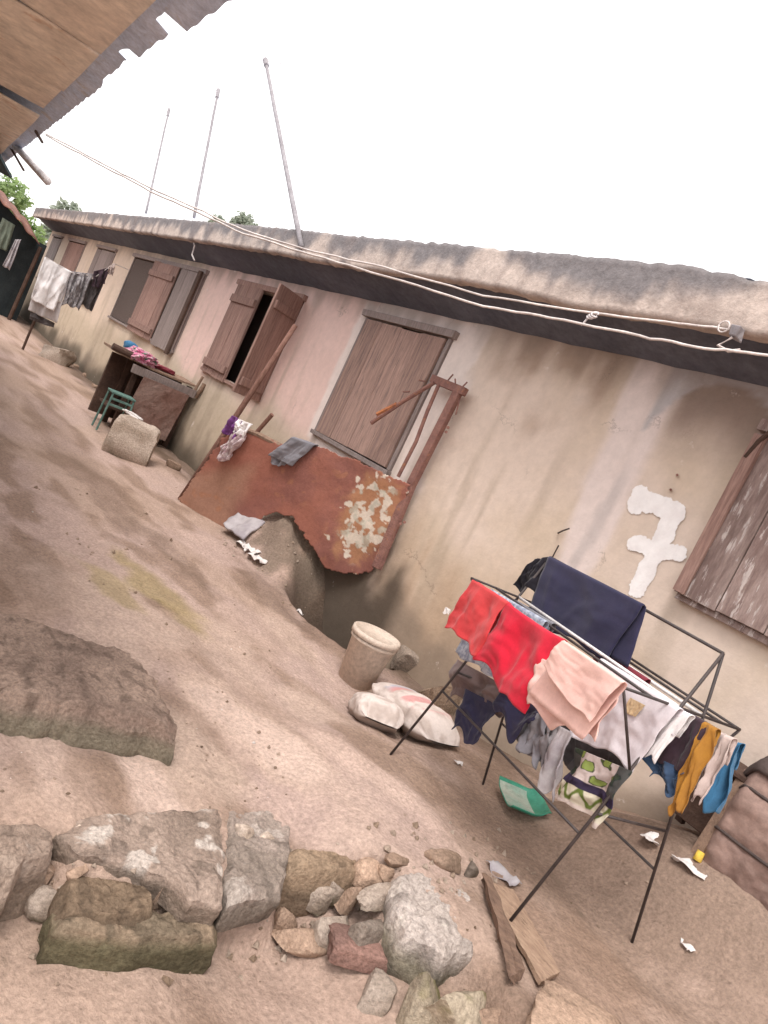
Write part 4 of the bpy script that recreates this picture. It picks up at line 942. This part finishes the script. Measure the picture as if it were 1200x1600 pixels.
hang('blue_cloth', 'cloth_blue', RR, [(1140, 1159), (1159, 1163), (1127, 1268), (1102, 1257)], 'bright blue cloth at the far right end of the rack', seed=17, amp=.03, folds=1.5, nrm=OUT, wavy=.03)
hang('charcoal_cloth', 'cloth_darkgrey', MD, [(880, 1100), (1000, 1182), (962, 1226), (856, 1168)], 'charcoal cloth in the shade between the grey trousers and white cloth', seed=33, amp=.03, folds=2, nrm=OUT, back=0, wavy=.03)
hang('lilac_top', 'cloth_grey', F(-.03), [(770, 1080), (842, 1120), (838, 1168), (800, 1140)], 'lilac-grey top between the navy garments and grey trousers', 'top', seed=34, amp=.03, folds=2, nrm=OUT, back=0, wavy=.04)
hang('brown_top', 'cloth_brown', F0, [(715, 1030), (800, 1078), (780, 1122), (698, 1084)], 'dull brown top showing under the red cloths', 'top', seed=18, amp=.035, folds=2, nrm=OUT, wavy=.06, back=0)
hang('navy_shorts', 'cloth_navy', F(.05), [(728, 1076), (778, 1102), (750, 1156), (706, 1146)], 'navy shorts hanging low at the left under the brown top', 'shorts', seed=19, amp=.02, folds=1, nrm=OUT, back=0, wavy=.04)
hang('navy_sleeve', 'cloth_navy', F(.08), [(784, 1072), (850, 1110), (824, 1158), (775, 1112)], 'navy garment hanging under the crimson cloth', 'garment', seed=20, amp=.02, folds=1, nrm=OUT, back=0, wavy=.05)
q = hang('grey_trousers', 'cloth_grey', F0, [(822, 1090), (884, 1120), (852, 1190), (812, 1160)], 'grey trousers hanging low under the pink towel', 'trousers', seed=21, amp=.04, folds=2, nrm=OUT, back=0, wavy=.04)
f = patch([F(.02)(x, y) for x, y in ((866, 1130), (896, 1145), (862, 1244), (838, 1224))], amp=.035, folds=1.6, seed=22, wavy=.05, nrm=OUT); mb = MB(); mb.grid(f, 20, 30); mb.build('trouser_leg', 'cloth_palegrey', q, smooth=True, solid=.006)
f = patch([F(.03)(x, y) for x, y in ((828, 1100), (862, 1118), (840, 1196), (818, 1170))], amp=.035, folds=1.6, seed=25, wavy=.05, nrm=OUT); mb = MB(); mb.grid(f, 20, 30); mb.build('trouser_leg', 'cloth_greyblue', q, smooth=True, solid=.006)
mat('cloth_attr', (.5, .5, .5), attr=True, bump=.12, bscale=160, grain=.06, rough=.95, spec=.1)
def gcl(p, u, v):
    n = noise.fractal(Vector((u*5, v*5, 3)), 1, 2, 3)
    if v < .5:
        c = (.5, .42, .4); b = math.sin(u*13+n)*math.sin(v*16+1.2+n)
        c = mixc(c, (.05, .06, .03), sm(.15, .3, b)); c = mixc(c, (.2, .25, .07), sm(.38, .5, b))
        if u > .78 or u < .16: c = mixc(c, (.03, .04, .04), .9)
    elif v < .64: c = (.04, .03, .06)
    else:
        c = (.58, .53, .42); b = abs((v-.78)*9 - 1.1*math.sin(u*24))
        c = mixc(c, (.12, .16, .04), sm(.75, .35, b)); c = mixc(c, (.55, .46, .42), sm(.9, .94, v))
    return c
f = patch([F(.04)(x, y) for x, y in ((900, 1168), (990, 1206), (940, 1290), (868, 1242))], amp=.03, folds=1.6, seed=23, wavy=.02, nrm=OUT)
mb = MB(); mb.grid(f, 90, 90, gcl); o = mb.build('green_print_cloth', 'cloth_attr', smooth=True, loc=F(.04)(905, 1285), solid=.004); tag(o, 'green, white and black print cloth hanging lowest on the rack', 'cloth', GW)

# ------------------------------------------------------------------ green scoop, stool, bundle under the window
p = gr(812, 1262); p.z += .012
mb = MB()
def scoop(u, v):
    x = (u-.5)*.30; y = (v-.5)*.22; e = max(abs(u-.5)*2, (v-.5)*2); k = max(0.0, abs(u-.5)*2)**5*.6 + max(0.0, (v-.5)*2)**4
    q = Matrix.Rotation(-.55, 3, 'Z') @ Vector((x*(1-.28*max(0, v-.55)*2), y, .012+.06*min(1, k)))
    return p+q
mb.grid(scoop, 26, 22); o = mb.build('plastic_scoop', 'green_plastic', smooth=True, loc=p, solid=.004); tag(o, 'green plastic dustpan lying on the ground below the rack', 'dustpan')
mb = MB(); mb.grid(lambda u, v: scoop(.06+.88*u, .01+.72*v)+Vector((0, 0, .004)), 12, 12); mb.build('worn_face', 'green_plastic_worn', o, smooth=True)
o.location = o.location
f1 = gr(1086, 1340)
ws = thing('wooden_stool', f1, 'low dark wooden stool half hidden behind the rack legs', 'stool')
mb = MB(); top = f1+Vector((-.02, .10, .40)); mb.board(f1-Vector((0, 0, .02)), top, .055, .03, OUT, .003); mb.build('leg', 'old_wood', ws, bevel=.004)
mb = MB(); mb.board(f1+Vector((.16, .06, 0)), top+Vector((.16, .02, -.02)), .03, .02, OUT, .002); mb.build('leg', 'old_wood', ws, bevel=.003)
mb = MB(); mb.board(f1+Vector((-.26, .30, 0)), top+Vector((-.26, .16, -.02)), .045, .03, OUT, .002); mb.build('leg', 'dark_wood', ws, bevel=.003)
mb = MB(); mb.board(f1+Vector((.14, .32, 0)), top+Vector((.14, .16, -.02)), .045, .03, OUT, .002); mb.build('leg', 'dark_wood', ws, bevel=.003)
mb = MB(); mb.box(top.x-.30, top.x+.20, top.y-.02, top.y+.24, top.z, top.z+.03, .004); mb.build('seat', 'dark_wood', ws, bevel=.005)
mb = MB(); mb.box(top.x-.27, top.x+.16, top.y+.12, top.y+.14, f1.z+.04, top.z-.01, .004); mb.build('side_board', 'dark_wood', ws, bevel=.005)
mb = MB(); mb.tube([f1+Vector((.02, -.02, .0)), f1+Vector((.015, -.01, .045))], [.02, .017], 10); q = mb.build('foot_cap', 'yellow_paint', ws, smooth=True)
# covered bundle
tb = thing('tarp_bundle', (-1.1, -.22, gz(-1.1, -.25)), 'brown tarpaulin bundle strapped and leaning against the wall below the window', 'bundle')
BX0, BX1, BY, BZ0 = -1.44, -.30, -.38, .40
def bun(u, v):
    # u along the wall, v from the foot of the front up over the top to the wall
    x = lerp(BX0, BX1, u); e = sm(0, .10, u)
    if v < .62: k = v/.62; y = BY - .05*math.sin(k*math.pi) + .05*k; z = lerp(BZ0, .97, k)
    else: k = (v-.62)/.38; y = lerp(BY+.05, -.02, k); z = .97 + .05*math.sin(k*math.pi)
    y = lerp(-.16, y, .35+.65*e); z = lerp(lerp(BZ0, .8, min(1, v*1.4)), z, .4+.6*e)
    d = .022*fbm(x*3, v*4, 2, 4)+.012*fbm(x*11, v*11, 5, 3)
    for s in (.25, .5): d -= .005*math.exp(-((v-s)/.014)**2)
    x += .10*(z-.3)*0 
    return (x + d*.3, y-d, z+d*.4)
mb = MB(); mb.grid(bun, 90, 90); mb.grid(lambda u, v: (BX0+.01, lerp(-.14, -.02, u), lerp(BZ0, .85, v)), 4, 8); mb.build('cover', 'tarp_brown', tb, smooth=True)
for s in (.25, .5):
    mb = MB(); mb.tube([Vector(bun(.02+.96*k/30, s))+Vector((0, -.004, 0)) for k in range(31)], .008, 6); mb.build('strap', 'tarp_dark', tb, smooth=True)
mb = MB()
mb.grid(lambda u, v: Vector(bun(.03+.95*u, .58+.2*v))+Vector((0, -.012-.02*math.sin(v*3), .012+.01*fbm(u*6, v*3, 1, 2))), 40, 12); mb.build('flap', 'tarp_dark', tb, smooth=True, solid=.01)

# ------------------------------------------------------------------ big weathered slab at the left
def upx(l, z): return [(lambda q: (q.x, q.y))(onZ(a, b, z)) for a, b in l]
def slabcol(seed, c1, c2, moss, white=0.0, zt=0.0, zb=-.2):
    def f(v):
        n = fbm(v.x*3, v.y*3, seed, 4); n2 = fbm(v.x*9, v.y*18, seed+3, 5)
        c = mixc(c1, c2, sm(-.3, .4, n)); c = mixc(c, tuple(q*.6 for q in c2), .7*sm(.1, .45, n2))
        if white: c = mixc(c, (.58, .51, .455), white*sm(.24, .36, fbm(v.x*7, v.y*7, seed+8, 5)))
        side = sm(lerp(zb, zt, .86), lerp(zb, zt, .62), v.z)
        return mixc(c, mixc(moss, tuple(q*.6 for q in moss), sm(-.2, .4, fbm(v.x*12, v.z*14, seed, 4))), .9*side)
    return f
out = upx([(-160, 1010), (-60, 955), (10, 938), (75, 962), (150, 986), (215, 1010), (255, 1060), (292, 1115), (290, 1142), (250, 1125), (150, 1100), (60, 1085), (-20, 1068), (-170, 1110)], .17)
slab('weathered_slab', 'stone_attr', out, .15, -.10, seed=5, rough=.018, lip=.055, bulge=.0, n=220, rings=44, cfn=slabcol(5, (.33, .24, .19), (.245, .175, .14), (.22, .19, .14), 0, .15, -.1), label='large flat weathered slab with a mossy edge at the left', cat='slab')

# ------------------------------------------------------------------ broken step in the foreground
out = upx([(92, 1300), (150, 1276), (250, 1268), (345, 1262), (352, 1330), (350, 1412), (300, 1408), (262, 1372), (205, 1345), (120, 1330)], .02)
slab('step_slab', 'stone_attr', out, .03, -.07, seed=8, rough=.016, lip=.02, n=180, rings=36, cfn=slabcol(8, (.36, .275, .225), (.27, .205, .165), (.21, .16, .125), .8, .02, -.08), label='broken grey cement step with white flakes', cat='slab')
out = upx([(356, 1335), (352, 1264), (420, 1262), (457, 1285), (452, 1345), (444, 1396), (400, 1402), (358, 1410)], .015)
slab('step_chunk', 'stone_attr', out, .02, -.10, seed=13, rough=.018, lip=.02, n=150, cfn=slabcol(13, (.34, .275, .235), (.26, .21, .175), (.2, .16, .13), .4, .02, -.1), label='bluish grey cement chunk at the right end of the step', cat='slab')
out = upx([(86, 1392), (200, 1388), (345, 1402), (346, 1500), (200, 1512), (82, 1500)], -.2)
out = upx([(86, 1410), (205, 1416), (345, 1424), (350, 1462), (215, 1462), (84, 1448)], -.06)
slab('mossy_block', 'stone_attr', out, -.07, -.24, seed=18, rough=.018, lip=.03, n=150, cfn=slabcol(18, (.27, .2, .14), (.2, .155, .11), (.12, .105, .062), 0, -.05, -.22), label='low mossy block under the broken step', cat='block')
out = upx([(100, 1345), (180, 1345), (235, 1375), (245, 1425), (180, 1432), (100, 1425)], -.04)
slab('soil_ledge', 'stone_attr', out, -.045, -.2, seed=21, rough=.02, lip=.03, n=110, cfn=slabcol(21, (.245, .175, .12), (.19, .135, .095), (.16, .115, .08)), label='brown crumbling earth ledge in the hollow of the step', cat='earth ledge')
out = upx([(455, 1322), (520, 1328), (590, 1345), (612, 1352), (608, 1368), (560, 1362), (500, 1358), (458, 1350)], .05)
slab('soil_bank', 'stone_attr', out, .05, -.16, seed=23, rough=.02, lip=.03, n=130, cfn=slabcol(23, (.33, .24, .165), (.27, .19, .13), (.19, .135, .095), 0, -.02, -.15), label='cut earth bank behind the heap of rubble', cat='earth bank')
out = upx([(618, 1362), (668, 1358), (725, 1372), (748, 1420), (746, 1478), (700, 1482), (668, 1455), (640, 1440), (622, 1402)], .11)
slab('cement_block', 'stone_attr', out, .11, -.14, seed=27, rough=.022, lip=.03, n=170, cfn=slabcol(27, (.54, .47, .43), (.44, .375, .335), (.2, .175, .125), .8, .09, -.2), label='pale rough cement block at the right end of the rubble', cat='block')
out = upx([(-90, 1306), (-10, 1292), (60, 1290), (86, 1304), (84, 1340), (40, 1352), (20, 1378), (-90, 1388)], .0)
slab('earthy_chunk', 'stone_attr', out, .02, -.22, seed=31, rough=.02, lip=.03, n=120, cfn=slabcol(31, (.37, .285, .23), (.3, .225, .18), (.26, .195, .15), .2), label='earthy grey chunk of kerb cut off by the left edge of the picture', cat='chunk')
RS = [  # foot px, py, width, height, colour, label, extra
 (44, 1388, 66, 84, soil(1.15), 'tall brown stone at the left end of the broken step', dict(seed=71)),
 (62, 1424, 46, 46, grey(1.0), 'rounded blue-grey stone in front of the tall brown one', dict(seed=72, box=.1, cuts=2)),
 (8, 1362, 40, 44, soil(1.0), 'brown stone cut off by the left edge of the picture', dict(seed=73)),
 (122, 1304, 34, 18, grey(1.7), 'white chip at the left end of the step slab', dict(seed=74)),
 (112, 1382, 30, 26, soil(1.35), 'small round ochre stone in the hollow of the step', dict(seed=75, box=.1, lift=.03)),
 (175, 1452, 95, 34, soil(1.3), 'long ochre stone lying on the mossy block', dict(seed=76, lift=.05, depth=.4)),
 (238, 1424, 36, 40, soil(1.2), 'upright tan stone beside the hollow of the step', dict(seed=77, lift=.04)),
 (470, 1496, 104, 46, soil(1.3), 'wedge-shaped ochre stone in front of the rubble heap', dict(seed=78, depth=.5, box=.7, ry=.18)),
 (442, 1452, 40, 46, soil(1.15), 'brown stone at the left foot of the rubble heap', dict(seed=79)),
 (452, 1418, 34, 42, soil(1.25), 'dusty tan stone above the left foot of the rubble heap', dict(seed=80, lift=.04)),
 (478, 1432, 38, 50, grey(1.05), 'squarish pale stone in the middle of the rubble heap', dict(seed=81, lift=.05, box=.8)),
 (505, 1424, 34, 44, grey(.95), 'upright grey-tan stone behind the middle of the rubble heap', dict(seed=82, lift=.06)),
 (530, 1436, 36, 46, soil(1.1), 'rust-brown stone left of the round tan stone', dict(seed=83, lift=.06)),
 (555, 1408, 48, 44, soil(1.5), 'round tan stone on top of the rubble heap', dict(seed=84, lift=.09, box=.15, cuts=2)),
 (585, 1404, 30, 30, soil(1.4), 'small tan stone between the round one and the cement block', dict(seed=85, lift=.09)),
 (512, 1474, 62, 52, grey(1.0), 'large grey-tan stone at the front of the rubble heap', dict(seed=86, lift=.02)),
 (495, 1468, 30, 30, soil(1.2), 'small brown stone beside the large front stone', dict(seed=87, lift=.02)),
 (580, 1436, 88, 30, grey(1.0), 'long grey stone lying across the top of the heap', dict(seed=88, lift=.07, depth=.4, ry=-.2, box=.6)),
 (578, 1478, 88, 64, grey(.62), 'dark grey stone under the long grey one', dict(seed=89, depth=.5, box=.6)),
 (556, 1476, 30, 40, grey(.95), 'narrow grey stone standing against the dark grey one', dict(seed=90)),
 (605, 1508, 170, 30, lambda p, n: mixc((.28, .165, .135), (.2, .12, .1), sm(-.3, .3, noise.fractal(p*8, 1, 2, 4))), 'long reddish brick fragment below the cement block', dict(seed=91, depth=.3, box=.9, cuts=2, lift=-.01)),
 (585, 1566, 78, 52, grey(.9), 'flat grey stone half buried at the bottom of the picture', dict(seed=92, lift=-.02)),
 (645, 1596, 72, 92, mossy(1.0), 'green mossy upright stone at the bottom of the picture', dict(seed=93, box=.5)),
 (705, 1612, 110, 84, mossy(1.25), 'yellowish mossy stone beside the green one', dict(seed=94, box=.5)),
 (765, 1600, 64, 56, soil(1.0), 'brown stone right of the yellowish mossy one', dict(seed=95, lift=-.03)),
 (895, 1628, 210, 60, soil(1.35), 'broad sandy stone at the bottom right', dict(seed=96, depth=.6, box=.3, lift=-.02)),
 (735, 1372, 20, 42, grey(.5), 'thin dark slate sticking up behind the cement block', dict(seed=97, depth=.4, box=.7)),
 (690, 1352, 66, 24, soil(.9), 'low brown stone behind the cement block', dict(seed=98, depth=.5)),
 (620, 1352, 60, 20, soil(1.0), 'flat brown stone behind the rubble, left of the slate', dict(seed=99, depth=.5)),
 (375, 1312, 36, 18, grey(1.35), 'loose pale chip lying on the grey cement chunk', dict(seed=100, lift=.02)),
 (410, 1318, 26, 16, grey(1.5), 'small white chip at the edge of the grey cement chunk', dict(seed=101, lift=.02)),
]
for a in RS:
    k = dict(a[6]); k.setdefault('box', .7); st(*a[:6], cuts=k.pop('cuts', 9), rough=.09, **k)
# loose boards
def flat_board(name, m, px, th, label, seed):
    c = [gr(*q)+Vector((0, 0, .012)) for q in px]; mb = MB()
    top = [q+Vector((0, 0, th)) for q in c]
    mb.grid(lambda u, v: top[0].lerp(top[1], u).lerp(top[3].lerp(top[2], u), v)+Vector((.006*fbm(v*9, u, seed, 2), .006*fbm(v*7, u+4, seed, 2), .006*fbm(u*3, v*3, seed, 2))), 8, 24)
    o = mb.build(name, m, loc=c[3], solid=th); tag(o, label, 'board', 'loose boards beside the rubble'); return o
flat_board('loose_board', 'plank_sandy', [(752, 1388), (795, 1402), (868, 1532), (838, 1548)], .018, 'wide sandy board lying flat beside the cement block', 3)
flat_board('loose_board', 'plank_dark', [(746, 1384), (760, 1394), (808, 1540), (790, 1552)], .035, 'narrow dark board lying between the cement block and the wide board', 5)

# ------------------------------------------------------------------ litter and grit
LT = [(785, 1370, .075, 'cloth_palegrey', 'pale blue plastic wrapper near the wide board'), (1018, 1315, .075, 'scrap_white', 'white scrap below the side tie of the rack'), (1075, 1358, .08, 'scrap_white', 'torn white plastic at the foot of the dark stool'),
      (990, 1205, .05, 'scrap_white', 'white scrap caught at the joint of the rack'), (970, 1255, .03, 'scrap_white', 'white paper bit beside the print cloth'), (600, 945, .06, 'scrap_white', 'small pale scrap at the edge of the hole'), (935, 1270, .035, 'scrap_white', 'small crumpled paper below the print cloth'),
      (1070, 1480, .04, 'scrap_white', 'faint white paper bit on the bare ground at the right'), (715, 1195, .025, 'scrap_white', 'tiny pale chip on the ground left of the dustpan'), (465, 955, .08, 'scrap_white', 'flat pale shard on the lip of the drain')]
for k, (px, py, s, m, lb) in enumerate(LT):
    p = gr(px, py); rr = k*1.7; a = Vector((math.cos(rr), math.sin(rr), 0))*s; b = Vector((-math.sin(rr), math.cos(rr), 0))*s*.5; z = Vector((0, 0, .012))
    mb = MB(); mb.grid(patch([p+z-a+b, p+z*2+a+b, p+z+a-b, p+z-a-b], amp=s*.25, folds=1.5, seed=k, wavy=s*.3, nrm=(0, 0, 1)), 10, 10)
    tag(mb.build('litter_scrap', m, smooth=True, loc=p, solid=.002), lb, 'litter', 'litter on the ground')
mb = MB(); rnd = random.Random(5); cs = []
def grit(x, y, s, c):
    z = gz(x, y); base = Vector((x, y, z+s*.2)); vs = []
    for d in ((1, 0, 0), (-1, 0, 0), (0, 1, 0), (0, -1, 0), (0, 0, 1), (0, 0, -1)):
        vs.append(base+Vector(d)*s*rnd.uniform(.6, 1.2)+Vector((rnd.uniform(-.3, .3)*s, rnd.uniform(-.3, .3)*s, 0)))
    mb.add(vs, [(0, 2, 4), (2, 1, 4), (1, 3, 4), (3, 0, 4), (2, 0, 5), (1, 2, 5), (3, 1, 5), (0, 3, 5)], [c]*6)
for _ in range(1900):
    px, py = rnd.uniform(0, 1200), rnd.uniform(760, 1620); q = onZ(px, py, .0)
    if q.y > -.1 or fbm(q.x*1.2, q.y*1.6, 3, 3) < .08+.2*rnd.random(): continue
    t = rnd.random(); s = pxm(q)*rnd.choice((1.2, 1.5, 2, 2, 3, 4)) * .9
    grit(q.x, q.y, s, mixc((.40, .30, .235), (.2, .14, .1), rnd.random()) if t < .93 else (.66, .6, .56))
for _ in range(260):      # finer rubble along the broken step and the drain
    if rnd.random() < .6: q = onZ(rnd.uniform(60, 760), rnd.gauss(1440, 40), -.15)
    else:
        t = rnd.random(); q = onZ(lerp(350, 620, t)+rnd.gauss(0, 14), lerp(850, 1010, t)+rnd.gauss(0, 14), 0)
    grit(q.x, q.y, rnd.uniform(.006, .02), mixc((.42, .34, .28), (.24, .17, .12), rnd.random()))
o = mb.build('gravel', 'stone_attr', loc=(0, 0, 0)); tag(o, 'loose grit and small stones scattered over the earth', None, None, 'stuff')
